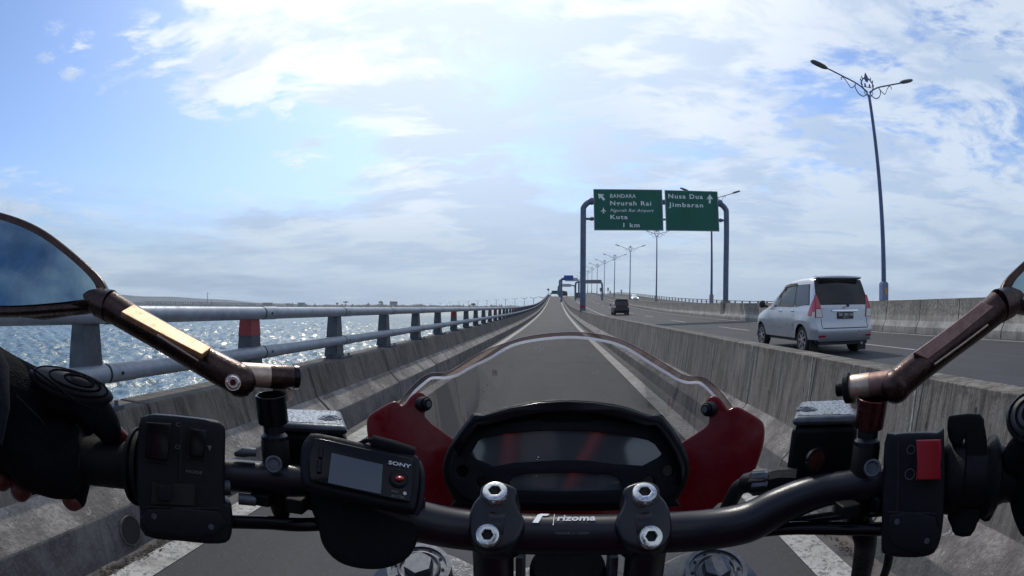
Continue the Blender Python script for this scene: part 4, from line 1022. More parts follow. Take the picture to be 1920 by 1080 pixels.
def glass_mat():
    m = bpy.data.materials.new('clear_acrylic'); m.use_nodes = True; t = NT(m.node_tree); t.n.clear()
    tr = t.add('ShaderNodeBsdfTransparent'); tr.inputs[0].default_value = (.86, .84, .83, 1)
    gl = t.add('ShaderNodeBsdfGlossy'); gl.inputs[0].default_value = (1, 1, 1, 1); gl.inputs['Roughness'].default_value = .05
    df = t.add('ShaderNodeBsdfDiffuse'); df.inputs[0].default_value = (.35, .33, .31, 1)
    p = objco(t); sc = t.noise(t.vmath('MULTIPLY', p, (9, 60, 60)), 9, 5, .7); sp = t.smooth(t.voro(p, 60), .06, .03)
    f = t.math('ADD', t.ramp(t.noise(p, 20, 5, .6), .4, .8, .03, .09), t.math('MULTIPLY', sp, t.smooth(t.noise(p, 14, 2, .5), .58, .66)))
    fr_ = t.add('ShaderNodeFresnel'); fr_.inputs[0].default_value = 1.4
    a = t.add('ShaderNodeMixShader'); t.put(a.inputs[0], t.math('MULTIPLY', fr_.outputs[0], .6)); t.l.new(tr.outputs[0], a.inputs[1]); t.l.new(gl.outputs[0], a.inputs[2])
    c = t.add('ShaderNodeMixShader'); t.put(c.inputs[0], f); t.l.new(a.outputs[0], c.inputs[1]); t.l.new(df.outputs[0], c.inputs[2])
    o = t.add('ShaderNodeOutputMaterial'); t.l.new(c.outputs[0], o.inputs[0]); return m
M_acryl = glass_mat()
def edge_mat():
    m = bpy.data.materials.new('acrylic_edge'); m.use_nodes = True; t = NT(m.node_tree); b = t.n['Principled BSDF']
    b.inputs['Base Color'].default_value = (.05, .032, .028, 1); b.inputs['Roughness'].default_value = .4; o = t.n['Material Output']
    tr = t.add('ShaderNodeBsdfTransparent'); tr.inputs[0].default_value = (.62, .50, .47, 1); mx = t.add('ShaderNodeMixShader'); mx.inputs[0].default_value = .45
    t.l.new(tr.outputs[0], mx.inputs[1]); t.l.new(b.outputs[0], mx.inputs[2]); t.l.new(mx.outputs[0], o.inputs[0]); return m
def bead_mat():  # white translucent stand-in for light piped along the acrylic edge
    m = bpy.data.materials.new('lit_edge_white'); m.use_nodes = True; t = NT(m.node_tree); b = t.n['Principled BSDF']
    b.inputs['Base Color'].default_value = (.9, .9, .92, 1); b.inputs['Roughness'].default_value = .3; o = t.n['Material Output']
    tr = t.add('ShaderNodeBsdfTranslucent'); tr.inputs[0].default_value = (.95, .96, 1, 1); mx = t.add('ShaderNodeMixShader'); mx.inputs[0].default_value = .3
    t.l.new(tr.outputs[0], mx.inputs[1]); t.l.new(b.outputs[0], mx.inputs[2]); t.l.new(mx.outputs[0], o.inputs[0]); return m
M_edge = edge_mat()
M_bead = bead_mat()
M_bead2 = pmat('outer_edge', (.20, .16, .14), .35)
b = MB(); b.loft(rowsI); ws = b.build('windscreen', M_acryl, bike)
b = MB(); b.loft([[r[0] for r in rowsI], [r[0] for r in rowsO]]); 
low = [r[0] + (r[0] - o[0]) * .0 for r, o in zip(rowsI, rowsO)]
b.build('edge_face', M_edge, ws)
b = MB(); b.tube([r[0] + Vector((0, -.0006, .0004)) for r in rowsI], .0014, 8); b.build('edge_bead', M_bead, ws)
b = MB(); b.tube([r[0] for r in rowsO], .0005, 8); b.build('edge_bead', M_bead2, ws)
def ws_pt(px, py, off=.0012):
    v = (py - 640) / 260; return onY(px, py, wsY(px, max(0, v)) - off)
b = MB()
for pts in ([(1000, 656), (1012, 650), (1024, 640)], [(1002, 657), (1018, 652), (1027, 642)], [(1012, 662), (1020, 656), (1024, 650)], [(1110, 700), (1122, 700)]):
    b.tube([ws_pt(*p) for p in pts], .00028, 6)
b.build('scratch', M_white, ws)
b = MB()
for (x, y, r) in ((927, 697, .0030), (930, 702, .0018), (924, 703, .0013), (914, 722, .0012), (907, 734, .0011), (1103, 660, .0008), (1140, 742, .0009), (803, 778, .0007), (808, 782, .0006), (816, 788, .0007), (822, 795, .0006), (826, 790, .0005)): b.ell(ws_pt(x, y), (r, .0004, r * .8), nu=8, nv=6)
b.build('bug_splat', pmat('bug_residue', (.42, .38, .32), .7), ws)
# red side bodywork
redR = [(1240, 852), (1277, 835), (1313, 813), (1333, 796), (1334, 778), (1326, 764), (1330, 752), (1338, 747), (1348, 752), (1361, 770), (1368, 772), (1377, 768), (1388, 770), (1420, 789), (1428, 801), (1427, 828), (1417, 863), (1403, 897), (1390, 917), (1372, 932), (1347, 938), (1333, 950), (1300, 975), (1225, 975)]
redL = [(693, 795), (698, 781), (718, 768), (740, 757), (749, 764), (762, 762), (774, 747), (784, 740), (794, 744), (800, 756), (792, 784), (847, 826), (885, 850), (895, 975), (820, 975), (785, 945), (745, 920), (715, 880), (698, 830)]
for ol, side in ((redR, 1), (redL, -1)):
    c = W(1340 if side > 0 else 780, 860, .565); fr = Frame(c, (-side * .30, -.90, .32))
    p = plate('side_panel', fr, [ol], -.014, 0, M_red, bike, bevel=.003, smooth=3)
    sx, sy = ((1331, 767) if side > 0 else (793, 757)); c = fr.wp(sx, sy, .002); ax = Vector((-side * .75, -.65, .1)).normalized()
    b = MB(); b.cyl(c - ax * .004, c + ax * .006, .0072, n=20); b.cyl(c + ax * .006, c + ax * .009, .0055, n=20); g_ = b.build('rubber_grommet', M_rubber, p, bevel=.001)
    b = MB(); b.cyl(c + ax * .008, c + ax * .0102, .0030, n=16); b.build('screw', M_cast, g_)

# mirror mounts, arms and mirrors
def vpost(px, y_top, R, cupmat, rim, body):
    """stalk clamp: open cup, neck and block round the handlebar"""
    k = R * PXM; c = W(px, y_top, R); z = c.z
    root = thing('mirror_mount', None, None, (0, 0, 0)); root.parent = bike; root.location = (-bike.location.x, -bike.location.y, 0)
    ct = Vector((0, -.13, 1)).normalized(); c_b = c - Vector((0, 0, 56 * k)); b = MB(); b.pipe(c_b + ct * 56 * k, c_b, 30.5 * k, 25.5 * k, 40); cup = b.build('cup', cupmat, root, bevel=.0006)
    b = MB(); b.cyl(c_b + ct * 36 * k, c_b + ct * 33 * k, 25.4 * k, n=32); b.build('cup_floor', M_darkgap, cup)
    b = MB(); b.cyl(c - Vector((0, 0, 55 * k)), c - Vector((0, 0, 92 * k)), 21 * k, n=28); b.tube([c - Vector((0, 0, q * k)) for q in (76, 82, 90)], [21 * k, 27 * k, 27 * k], 28); b.build('neck', M_ano, root)
    b = MB(); b.tube([c - Vector((0, 0, q * k)) for q in (88, 92, 215, 228, 250)], [25 * k, 28 * k, 28 * k, 22 * k, 16 * k], 28, ref=(1, 0, 0)); b.build('clamp_block', M_plas, root)
    q = W(px + 3, y_top + 133, R - 28 * k); v_ = -ray(px, y_top + 133)
    b = MB(); F_ = Frame(q, v_); b.torus(q, .0048, .0011, F_.U, F_.V, 24, 8); b.cyl(q - v_ * .004, q - v_ * .0005, .0042, n=6); b.build('bolt', M_cast, root)
    b = MB(); b.box(q + Vector((.013, .004, -.026)), (.012, .014, .010)); b.box(q + Vector((-.013, .004, -.026)), (.014, .012, .008)); b.build('pinch_lug', M_plas, root, bevel=.001)
    return root
def mirror(side):
    L = side < 0
    root = vpost(510 if L else 1633, 738 if L else 745, .378, M_gloss if L else M_redcup, None, None)
    # hinge barrel
    if L: pts = [(551, 707, .384), (505, 705, .380), (452, 702, .376)]
    else: pts = [(1592, 727, .386), (1632, 722, .383), (1672, 716, .380)]
    p = wt(pts); rr = .0082
    b = MB(); b.tube([p[0], p[0].lerp(p[1], .12), p[1]], [rr * .9, rr, rr], 28); hg = b.build('hinge', M_bronze if L else M_pale, root)
    b = MB(); b.cyl(p[1], p[2], rr * .97, n=28); b.build('hinge_sleeve', M_pale if L else M_brown, hg)
    ax = (p[0] - p[1]).normalized(); b = MB(); b.cyl(p[0] - ax * .001, p[0] + ax * .003, rr * (1.0 if L else 1.25), n=28); 
    if not L: b.cyl(p[0] + ax * .003, p[0] + ax * .009, rr * .62, n=24); 
    b.build('end_cap', M_gloss if L else M_rubber, hg, bevel=.0006)
    # strap that carries the hinge down to the cup
    m = W(529 if L else 1615, 722 if L else 736, .386); b = MB(); b.box(m, (.012, .008, .020)); b.build('strap', M_pale, hg, bevel=.001)
    # arm
    A = [(450, 713, .374), (400, 686, .380), (320, 640, .398), (240, 594, .418), (207, 574, .427)] if L else [(1680, 724, .378), (1718, 692, .384), (1780, 646, .398), (1850, 593, .415), (1872, 574, .421)]
    q = wt(A); r_ = [.0108, .0103, .0100, .0105, .0112]
    b = MB(); b.tube(cat(q, 5), [r_[0]] + [r_[min(4, i // 5)] + (r_[min(4, i // 5 + 1)] - r_[min(4, i // 5)]) * (i % 5) / 5 for i in range(1, 21)], 32); arm = b.build('arm', M_bronze, root)
    b = MB(); b.ell(q[0], (.0112, .0112, .0112), nu=24, nv=16); b.build('knuckle', M_bronze, arm)
    if L:
        c = W(437, 717, .362); v_ = -ray(437, 717); F_ = Frame(c, v_); b = MB(); b.cyl(c - v_ * .004, c, .0052, n=28); b.cyl(c, c + v_ * .0010, .0044, .0036, n=28); sc_ = b.build('screw', M_steel, arm)
        b = MB(); b.cyl(c + v_ * .0009, c + v_ * .0013, .0022, n=6); b.build('socket', M_redcup, sc_)
    # planed face on the upper side of the arm, the left one angled so the sun glints at the camera
    quad = [(250, 570), (227, 584), (379, 664), (396, 651)] if L else [(1864, 574), (1840, 566), (1713, 661), (1740, 674)]
    def Rc(px, py):
        best = min(((hypot(px - A[i][0] - (A[i + 1][0] - A[i][0]) * t_, py - A[i][1] - (A[i + 1][1] - A[i][1]) * t_), A[i][2] + (A[i + 1][2] - A[i][2]) * t_) for i in range(4) for t_ in [k / 10 for k in range(11)])); return best[1]
    h = (-ray(*quad[0]) + sd).normalized(); best = None
    oi, ii = ((0, 3), (1, 2)) if L else ((1, 2), (0, 3))
    for kk in range(60):
        dl = -.002 + kk * .0003; P_ = [None] * 4
        for j in oi: P_[j] = W(*quad[j], Rc(*quad[j]) - (.0062 if L else .0119))
        for j in ii: P_[j] = W(*quad[j], Rc(*quad[j]) - (.0062 if L else .0119) - dl)
        n = (P_[2] - P_[1]).cross(P_[0] - P_[1]).normalized(); n = n if n.dot(-ray(*quad[0])) > 0 else -n
        sc_ = n.dot(h) if L else -abs(dl - .001)
        if best is None or sc_ > best[0]: best = (sc_, P_, n)
    P_, n = best[1], best[2]
    b = MB(); b.add([x_ for x_ in P_] + [x_ - n * .004 for x_ in P_], [(0, 1, 2, 3), (7, 6, 5, 4), (0, 4, 5, 1), (1, 5, 6, 2), (2, 6, 7, 3), (3, 7, 4, 0)]); b.build('planed_face', M_copper if L else M_brown, arm, bevel=.0006)
    sl_ = [(295, 628, .392 - .0105), (372, 676, .378 - .0105)] if L else [(1752, 683, .388 - .0108), (1852, 609, .411 - .0108)]
    b = MB(); b.tube(wt(sl_), .0007, 8); b.build('slot', M_pale, arm)
    # mirror head
    mx = (lambda x: x) if L else (lambda x: 2077 - x)
    ol = [(196, 556), (188, 530), (168, 508), (130, 474), (80, 436), (30, 412), (-30, 396), (-90, 392), (-150, 405), (-190, 440), (-205, 490), (-190, 535), (-140, 566), (-60, 580), (20, 583), (110, 577), (170, 572), (190, 566)]
    gl_ = [(183, 548), (170, 522), (128, 482), (78, 445), (28, 421), (-30, 405), (-90, 401), (-146, 414), (-181, 445), (-195, 490), (-180, 528), (-134, 556), (-60, 569), (20, 573), (110, 567), (165, 560), (180, 556)]
    ol = [(mx(x), y) for x, y in ol]; gl_ = [(mx(x), y) for x, y in gl_]
    c = W(mx(60), 500, .47); d_ = -ray(mx(60), 500); nrm = (d_ + Vector((side * .25, -.8, .55)).normalized()).normalized()
    fr = Frame(c, nrm)
    hd = plate('mirror_head', fr, [ol], -.010, 0, M_bronze, root, bevel=.0028, smooth=4)
    plate('mirror_glass', fr, [gl_], -.001, .0006 + .0028, M_mirror, hd, smooth=4)
    j0 = W(*A[4]); j1 = fr.wp(mx(172), 562, -.006); b = MB(); b.tube(cat([j0, j0.lerp(j1, .5), j1, fr.wp(mx(80), 578, -.014), fr.wp(mx(0), 580, -.016)], 4), [.0118, .0116, .0115, .011, .011, .011, .0105, .010, .010, .010, .009, .009, .009, .007, .006, .005, .004], 20); b.build('joint', M_bronze, hd)
mirror(-1); mirror(1)

# switch housings
def shell(name, ol, c, N, n0, n1, mat, par=bike, bev=.003, sm=3): 
    fr = Frame(c, N); return plate(name, fr, [ol], n0, n1, mat, par, bevel=bev, smooth=sm), fr
swL, fL = shell('switch_housing', [(268, 800), (276, 789), (290, 786), (340, 790), (400, 797), (412, 802), (415, 820), (415, 945), (427, 952), (427, 1000), (410, 1013), (340, 1008), (276, 999), (270, 960), (262, 900)], W(345, 890, .372), -ray(345, 760), -.036, 0, M_swp)
def btn(ol, h, mat, par, fr, nm='button', n0=-.002, bev=.0008): return plate(nm, fr, [ol], n0, h, mat, par, bevel=bev, smooth=0)
plate('recess', fL, [[(272, 790), (322, 793), (316, 870), (270, 864)]], .002, .0034, M_darkgap, swL); btn([(276, 794), (319, 797), (313, 862), (274, 857)], .0075, M_gloss, swL, fL, n0=.002)
plate('recess', fL, [[(354, 802), (388, 806), (384, 862), (351, 858)]], .002, .0034, M_darkgap, swL); btn([(359, 806), (385, 810), (381, 856), (356, 853)], .0065, M_gloss, swL, fL, n0=.002)
plate('recess', fL, [[(285, 905), (366, 908), (364, 948), (284, 944)]], .002, .0034, M_darkgap, swL); btn([(299, 911), (321, 912), (319, 938), (298, 936)], .009, M_swp, swL, fL, n0=.002)
plate('arrow_mark', fL, [[(389, 835), (397, 836), (393, 846)]], .003, .0034, M_greyp, swL)
a, c = fL.wp(349, 886, .0032), fL.wp(379, 889, .0032); text('lettering', 'MODE', a, c, fL.N, .0017, M_greyp, swL, ext=.0002)
for (x, y) in ((335, 796), (333, 838)):
    b = MB(); c = fL.wp(x, y, .0032); b.torus(c, .0016, .00022, fL.U, fL.V * .7, 20, 5); b.build('icon', M_greyp, swL)
b = MB(); b.tube(wt([(270, 876, .396), (262, 875, .397)]), [.0245, .0245], 36); b.tube(wt([(262, 875, .397), (256, 874, .398), (250, 873, .399)]), [.0265, .0262, .021], 36); b.tube(wt([(250, 873, .399), (236, 871, .40), (150, 862, .413), (20, 845, .438), (-80, 832, .46)]), [.0178, .0168, .0168, .0168, .0168], 36); b.build('grip', M_rubber, bike)
swR, fR = shell('switch_housing', [(1666, 832), (1678, 824), (1700, 821), (1756, 821), (1763, 832), (1762, 965), (1752, 1024), (1732, 1037), (1690, 1038), (1664, 1033), (1660, 1020), (1662, 935)], W(1713, 920, .372), -ray(1713, 790), -.036, 0, M_swp)
btn([(1721, 829), (1761, 828), (1762, 850), (1760, 872), (1761, 896), (1721, 897), (1723, 872)], .0085, M_redbtn, swR, fR, 'kill_switch', .001, .0012)
for (x, y, r) in ((1708, 843, .0026), (1706, 889, .0032)):
    b = MB(); c = fR.wp(x, y, .0032); b.torus(c, r, .00022, fR.U, fR.V, 24, 5); b.build('icon', M_greyp, swR)
b = MB(); T_ = [(1764, 896, .402), (1772, 896, .402), (1780, 896, .402), (1806, 895, .402), (1808, 895, .402), (1846, 893, .403), (1848, 893, .403), (1856, 893, .404), (1864, 893, .404), (1868, 892, .405), (1885, 892, .406), (1990, 885, .42)]
b.tube(wt(T_), [.020, .0235, .0245, .0245, .0215, .0215, .026, .028, .026, .021, .0178, .0168], 36); b.build('throttle_grip', M_rubber, bike)
lv, fv = shell('throttle_lock', [(1783, 818), (1781, 790), (1790, 784), (1835, 782), (1841, 800), (1845, 822), (1846, 856), (1840, 880), (1812, 880), (1815, 855), (1813, 815), (1808, 810), (1800, 828), (1790, 829)], W(1815, 830, .385), -ray(1815, 760), -.010, 0, M_plas, bev=.002, sm=2)
shell('lever', [(1782, 955), (1788, 985), (1795, 999), (1818, 1000), (1828, 980), (1836, 955)], W(1808, 975, .398), -ray(1808, 900), -.012, 0, M_plas, bev=.002, sm=2)
shell('lever', [(1838, 955), (1843, 970), (1853, 972), (1860, 958), (1866, 942)], W(1850, 955, .40), -ray(1850, 900), -.010, 0, M_plas, bev=.002, sm=2)

# fluid reservoirs
def reservoir(cor, z, h, side):
    P_ = [onZ(x, y, z) for x, y in cor]; b = MB(); b.add([p + Vector((0, 0, -.0075)) for p in P_] + [p - Vector((0, 0, h)) + (Vector((-.002, 0, 0))) for p in P_], [(0, 1, 2, 3), (7, 6, 5, 4), (0, 4, 5, 1), (1, 5, 6, 2), (2, 6, 7, 3), (3, 7, 4, 0)])
    r = b.build('fluid_reservoir', M_plas, bike, bevel=.004, seg=3)
    b = MB(); b.add(P_ + [p - Vector((0, 0, .007)) for p in P_], [(0, 1, 2, 3), (7, 6, 5, 4), (0, 4, 5, 1), (1, 5, 6, 2), (2, 6, 7, 3), (3, 7, 4, 0)]); lid = b.build('lid', M_cast, r, bevel=.0035, seg=3)
    cc = sum(P_, Vector()) / 4; q = [cc + (p - cc) * .84 + Vector((0, 0, .0003)) for p in P_]; b = MB(); b.add(q + [p - Vector((0, 0, .002)) for p in q], [(0, 1, 2, 3), (7, 6, 5, 4), (0, 4, 5, 1), (1, 5, 6, 2), (2, 6, 7, 3), (3, 7, 4, 0)]); b.build('embossing', M_lid, lid)
    k = cc + (P_[1 if side < 0 else 0] - cc) * .42 + (P_[2 if side < 0 else 3] - cc) * .22; b = MB(); b.torus(k + Vector((0, 0, .0006)), .0062, .0009, (1, 0, 0), (0, 1, 0), 28, 6); b.cyl(k, k + Vector((0, 0, .0008)), .0085, n=24); b.torus(k + Vector((0, 0, .001)), .0030, .0008, (1, 0, 0), (0, 1, 0), 20, 6); b.build('screw_boss', M_cast, lid)
    return r
reservoir([(492, 790), (652, 799), (640, 769), (500, 764)], 1.170, .060, -1)
rR = reservoir([(1486, 782), (1612, 779), (1592, 748), (1500, 752)], 1.1735, .050, 1)
b = MB(); c = W(1530, 862, .392); v_ = Vector((0, -1, 0)); b.pipe(c, c + v_ * .003, .0085, .0068, 28); sg = b.build('sight_glass', M_gloss, rR); b = MB(); b.cyl(c, c + v_ * .0018, .0068, n=28); b.build('lens', M_redcup, sg)
b = MB(); q = wt([(1495, 898, .41), (1462, 898, .412), (1440, 902, .413), (1436, 903, .413), (1412, 905, .414), (1398, 906, .415)]); b.tube(q, [.0085, .0085, .0078, .0092, .0092, .006], 8); b.build('hose_fitting', M_rubber, bike); b = MB(); b.tube(wt([(1440, 903, .413), (1436, 903, .413), (1412, 905, .414), (1408, 905, .414)]), [.0082, .0098, .0098, .0082], 6); b.build('hose_nut', M_cast, bike)
b = MB(); b.tube(wt([(1412, 904, .414), (1396, 906, .416), (1390, 907, .417)]), [.0078, .007, .005], 20); b.build('banjo_bolt', M_plas, bike)
b = MB(); b.tube(cat(wt([(1405, 908, .416), (1385, 915, .43), (1370, 940, .45), (1350, 980, .48)]), 5), .006, 14); b.build('brake_hose', M_rubber, bike)

# cables under the bar
for nm, pts, r_, mt in (('cable', [(428, 978, .39), (500, 980, .388), (560, 984, .386), (640, 982, .39), (700, 990, .40)], .0048, M_gloss), ('cable', [(500, 940, .40), (560, 945, .395), (640, 960, .39)], .003, M_rubber),
                        ('cable', [(1280, 1010, .41), (1400, 998, .405), (1500, 990, .40), (1665, 992, .395)], .0048, M_gloss), ('cable', [(1330, 1005, .42), (1470, 982, .41), (1560, 968, .405), (1665, 958, .40)], .0035, M_ano),
                        ('cable', [(1600, 945, .41), (1620, 1000, .42), (1622, 1030, .45), (1610, 1100, .52)], .009, M_rubber), ('cable', [(1672, 950, .40), (1668, 1000, .41), (1664, 1060, .44), (1640, 1120, .5)], .0035, M_rubber)):
    b = MB(); b.tube(cat(wt(pts), 5), r_, 14); b.build(nm, mt, bike)
b = MB(); b.tube(wt([(480, 848, .385), (455, 848, .385), (440, 852, .386)]), [.003, .0035, .0015], 10); b.tube(wt([(415, 912, .385), (432, 912, .385)]), .006, 10); b.tube(wt([(447, 935, .385), (480, 938, .385)]), .004, 10); b.build('cable_adjuster', M_cast, bike)

M_fork = pmat('fork_cap_grey', (.14, .15, .17), .4, metal=.6, fn=worn(.3, 120, .1, 900))
# fork caps, yoke, forks
fd = Vector((0, .42, -.91)).normalized()
for (px, py) in ((785, 1062), (1343, 1068)):
    c = W(px, py, .47); F_ = Frame(c, -fd, up=(0, 1, 0)); b = MB()
    b.pipe(c - F_.N * .02, c, .0262, .0225, 48); b.cyl(c - F_.N * .02, c - F_.N * .002, .0226, n=48); b.torus(c - F_.N * .001, .0165, .0012, F_.U, F_.V, 48, 8); b.cyl(c - F_.N * .002, c + F_.N * .006, .0125, .0118, n=6); cp = b.build('fork_cap', M_fork, bike)
    b = MB()
    for k in range(10):
        a = 2 * pi * k / 10; q = c + (F_.U * cos(a) + F_.V * sin(a)) * .0195; b.cyl(q - F_.N * .004, q - F_.N * .0014, .0014, n=10)
    b.build('holes', M_darkgap, cp)
    b = MB(); b.cyl(c + fd * .02, c + fd * .62, .0255, n=32); b.build('fork_tube', M_cast, bike)
yc = W(1065, 1075, .475) + fd * .022; fy = Frame(yc, -fd, up=(0, 1, 0))
plate('yoke', fy, [[(-.165, -.02), (-.15, .025), (-.11, .032), (-.06, .010), (-.03, .020), (.03, .020), (.06, .010), (.11, .032), (.15, .025), (.165, -.02), (.12, -.035), (.05, -.045), (-.05, -.045), (-.12, -.035)]], -.014, 0.004, M_cast, bike, bevel=.003, pix=False, smooth=4)
for px in (975, 1150):
    b = MB(); c = W(px, 1062, .43); b.box(c + Vector((0, .01, -.02)), (.006, .03, .06)); b.build('stem_bracket', M_cast, bike, bevel=.001)
b = MB(); b.cyl(W(1065, 1062, .455), W(1065, 1062, .455) + fd * .06, .030, n=40); b.build('ignition_lock', M_plas, bike, bevel=.003)
# wheel, tank, seat and engine block, all below the picture
wc = Vector((.01, .93, .31)); b = MB(); b.torus(wc, .245, .06, (0, 1, 0), (0, 0, 1), 48, 14); fw = b.build('wheel', M_tyre, bike); b = MB(); b.torus(wc, .18, .022, (0, 1, 0), (0, 0, 1), 36, 8); b.box(wc, (.05, .36, .03)); b.box(wc, (.05, .03, .36)); b.build('rim', M_cast, fw)
rc = Vector((.01, -.50, .31)); b = MB(); b.torus(rc, .24, .075, (0, 1, 0), (0, 0, 1), 48, 14); rw_ = b.build('wheel', M_tyre, bike); b = MB(); b.torus(rc, .17, .022, (0, 1, 0), (0, 0, 1), 36, 8); b.box(rc, (.05, .34, .03)); b.box(rc, (.05, .03, .34)); b.build('rim', M_cast, rw_)
b = MB(); b.loft([[Vector((.01 + w_ * cos(a), y, z + h_ * sin(a))) for a in [2 * pi * k / 20 for k in range(20)]] for (y, w_, z, h_) in ((.32, .03, .86, .03), (.28, .10, .86, .09), (.16, .15, .86, .12), (.02, .155, .84, .12), (-.10, .10, .81, .08), (-.14, .05, .79, .04))], closed=True); b.build('fuel_tank', M_red, bike)
b = MB(); b.loft([[Vector((.01 + w_ * cos(a), y, z + h_ * sin(a))) for a in [2 * pi * k / 16 for k in range(16)]] for (y, w_, z, h_) in ((-.10, .06, .78, .03), (-.2, .13, .76, .05), (-.5, .14, .80, .05), (-.75, .08, .88, .04), (-.85, .03, .90, .02))], closed=True); b.build('seat', M_rubber, bike)
b = MB(); b.box((.01, .12, .50), (.30, .42, .36)); b.box((.01, .05, .35), (.22, .5, .2)); b.build('engine', M_cast, bike, bevel=.03)
b = MB(); b.ell((.012, .72, 1.02), (.105, .09, .095)); b.build('headlight', M_red, bike)

# ================================================================== THE REMOTE ON THE BAR
rem = thing('camera_remote', 'small black remote with grey screen and red record button strapped to the handlebar', 'remote control', (-.118, .325, 1.149))
rv_ = -ray(680, 880); rf = Frame(W(680, 880, .352), (rv_ + Vector((0, .15, .36))).normalized())
body = plate('body', rf, [[(582, 824), (596, 818), (680, 836), (768, 856), (778, 866), (778, 900), (772, 938), (762, 945), (680, 928), (590, 906), (574, 896), (571, 860), (574, 836)]], -.016, -.002, M_bezel, rem, bevel=.003, smooth=3)
plate('face', rf, [[(590, 830), (600, 824), (680, 842), (762, 859), (772, 870), (768, 930), (758, 937), (680, 921), (600, 903), (583, 893), (583, 850)]], -.001, .0012, M_gloss, rem, bevel=.0008, smooth=3)
plate('screen', rf, [[(622, 849), (718, 871), (714, 926), (615, 905)]], .0010, .0022, M_scrn, rem)
cc_ = rf.wp(748, 897, .002); b = MB(); b.torus(cc_, .0056, .0006, rf.U, rf.V, 32, 8); b.build('button_ring', M_swp, rem)
b = MB(); b.cyl(cc_ - rf.N * .001, cc_ + rf.N * .0010, .0050, n=32); b.build('button_base', M_gloss, rem)
b = MB(); b.ell(rf.wp(749, 897, .0028), (.0030, .0030, .0016)); b.build('record_button', M_redbtn, rem)
def rt(s_, x0, y0, x1, y1, cap_, m_, bold=0): text('lettering', s_, rf.wp(x0, y0, .0022), rf.wp(x1, y1, .0022), rf.N, cap_, m_, rem, ext=.0002, bold=bold)
rt('SONY', 728, 870, 770, 878, .0024, M_white, .015); rt('REC', 734, 923, 748, 926, .0018, M_greyp); rt('ENTER', 734, 932, 758, 936, .0018, M_greyp)
b = MB(); b.cyl(rf.wp(759, 925, .0021), rf.wp(759, 925, .0025), .0011, n=14); b.build('dot_mark', M_white, rem)
for (x, y0, y1) in ((601, 838, 858), (598, 863, 886)):
    b = MB(); b.tube([rf.wp(x + .5, y0, .002), rf.wp(x - .5, y1, .002)], .0014, 10); b.build('button', M_swp, rem)
b = MB(); b.tube(cat([rf.wp(784, 866, -.010), rf.wp(791, 890, -.008), rf.wp(788, 935, -.008), rf.wp(779, 965, -.010)], 5), .0022, 10); b.build('strap_loop', M_bezel, rem)
b = MB(); b.tube([rf.wp(697, 827, -.002), rf.wp(736, 838, -.003), rf.wp(775, 850, -.006)], [.0042, .0045, .0042], 20); b.tube(cat([rf.wp(672, 833, -.006), rf.wp(688, 826, -.003), rf.wp(702, 826, -.002)], 4), [.0015] * 9, 10); b.build('strap', M_strap, rem)
pf = Frame(W(690, 985, .372), -ray(690, 985)); plate('mount', pf, [[(600, 925), (612, 985), (622, 1020), (650, 1044), (700, 1052), (742, 1042), (764, 1018), (776, 965), (776, 935), (690, 915)]], -.040, 0, M_strap, rem, bevel=.006, smooth=4)

# ================================================================== THE RIDER
rider = thing('person', 'rider in black fingerless gloves and dark jacket holding both grips of the motorcycle', 'person', (0, -.28, .80))
def blob(name, parts, mat, par, vox=.0022, sm=6):
    b = MB()
    for q in parts:
        if q[0] == 't':
            pts = [(W(*p[:3]) if len(p) == 4 else Vector(p[:3])) for p in q[1]]; rr = [p[-1] for p in q[1]]; b.tube(pts, rr, 20)
            for p, r in zip(pts, rr): b.ell(p, (r * .99,) * 3, nu=16, nv=10)
        else: b.ell(q[1], q[2], q[3] if len(q) > 3 else None, nu=24, nv=16)
    o = b.build(name, mat, par); m = o.modifiers.new('remesh', 'REMESH'); m.mode = 'VOXEL'; m.voxel_size = vox; m.use_smooth_shade = True
    if sm: m = o.modifiers.new('smooth', 'SMOOTH'); m.factor = .5; m.iterations = sm
    return o
K = lambda r_px, R=.42: r_px * R / 1105
# whole body: one continuous surface (torso, limbs and both hands)
bodyparts = [('e', (0, -.26, 1.13), (.17, .105, .30)), ('e', (0, -.27, 1.33), (.20, .10, .12)), ('e', (0, -.28, .86), (.16, .13, .12)), ('t', [(0, -.25, 1.42, .0, .055), (0, -.22, 1.52, .0, .055)])]
def bl(pts): return ('t', [tuple(p) + (0,) for p in pts])
def tubeW(pts): return pts
b = MB()
def limb(pts):
    P_ = [Vector(p[:3]) for p in pts]; r = [p[3] for p in pts]; b.tube(P_, r, 24)
    for p, q in zip(P_, r): b.ell(p, (q * .99,) * 3, nu=16, nv=10)
for c, r in (((0, -.27, 1.12), (.165, .10, .30)), ((0, -.27, 1.34), (.20, .10, .11)), ((0, -.30, .84), (.165, .14, .12))): b.ell(c, r, nu=28, nv=18)
limb([(0, -.26, 1.40, .06), (0, -.24, 1.52, .058)])
wl, wr = W(-60, 700, .40), W(1990, 790, .40)
for s, wv in ((-1, wl), (1, wr)):
    limb([(s * .18, -.27, 1.38, .065), (s * .36, -.16, 1.20, .052), (s * .44, -.05, 1.12, .046), (wv.x * .6 + s * .44 * .4, wv.y * .55 - .02, 1.17, .042), (wv.x, wv.y, wv.z, .034)])
    limb([(s * .10, -.30, .84, .095), (s * .20, .10, .80, .070), (s * .20, -.05, .58, .055), (s * .19, -.22, .38, .045), (s * .19, -.16, .30, .04), (s * .19, -.02, .27, .035)])
o = b.build('body', M_cloth, rider); m = o.modifiers.new('remesh', 'REMESH'); m.mode = 'VOXEL'; m.voxel_size = .008; m.use_smooth_shade = True; m = o.modifiers.new('smooth', 'SMOOTH'); m.iterations = 8
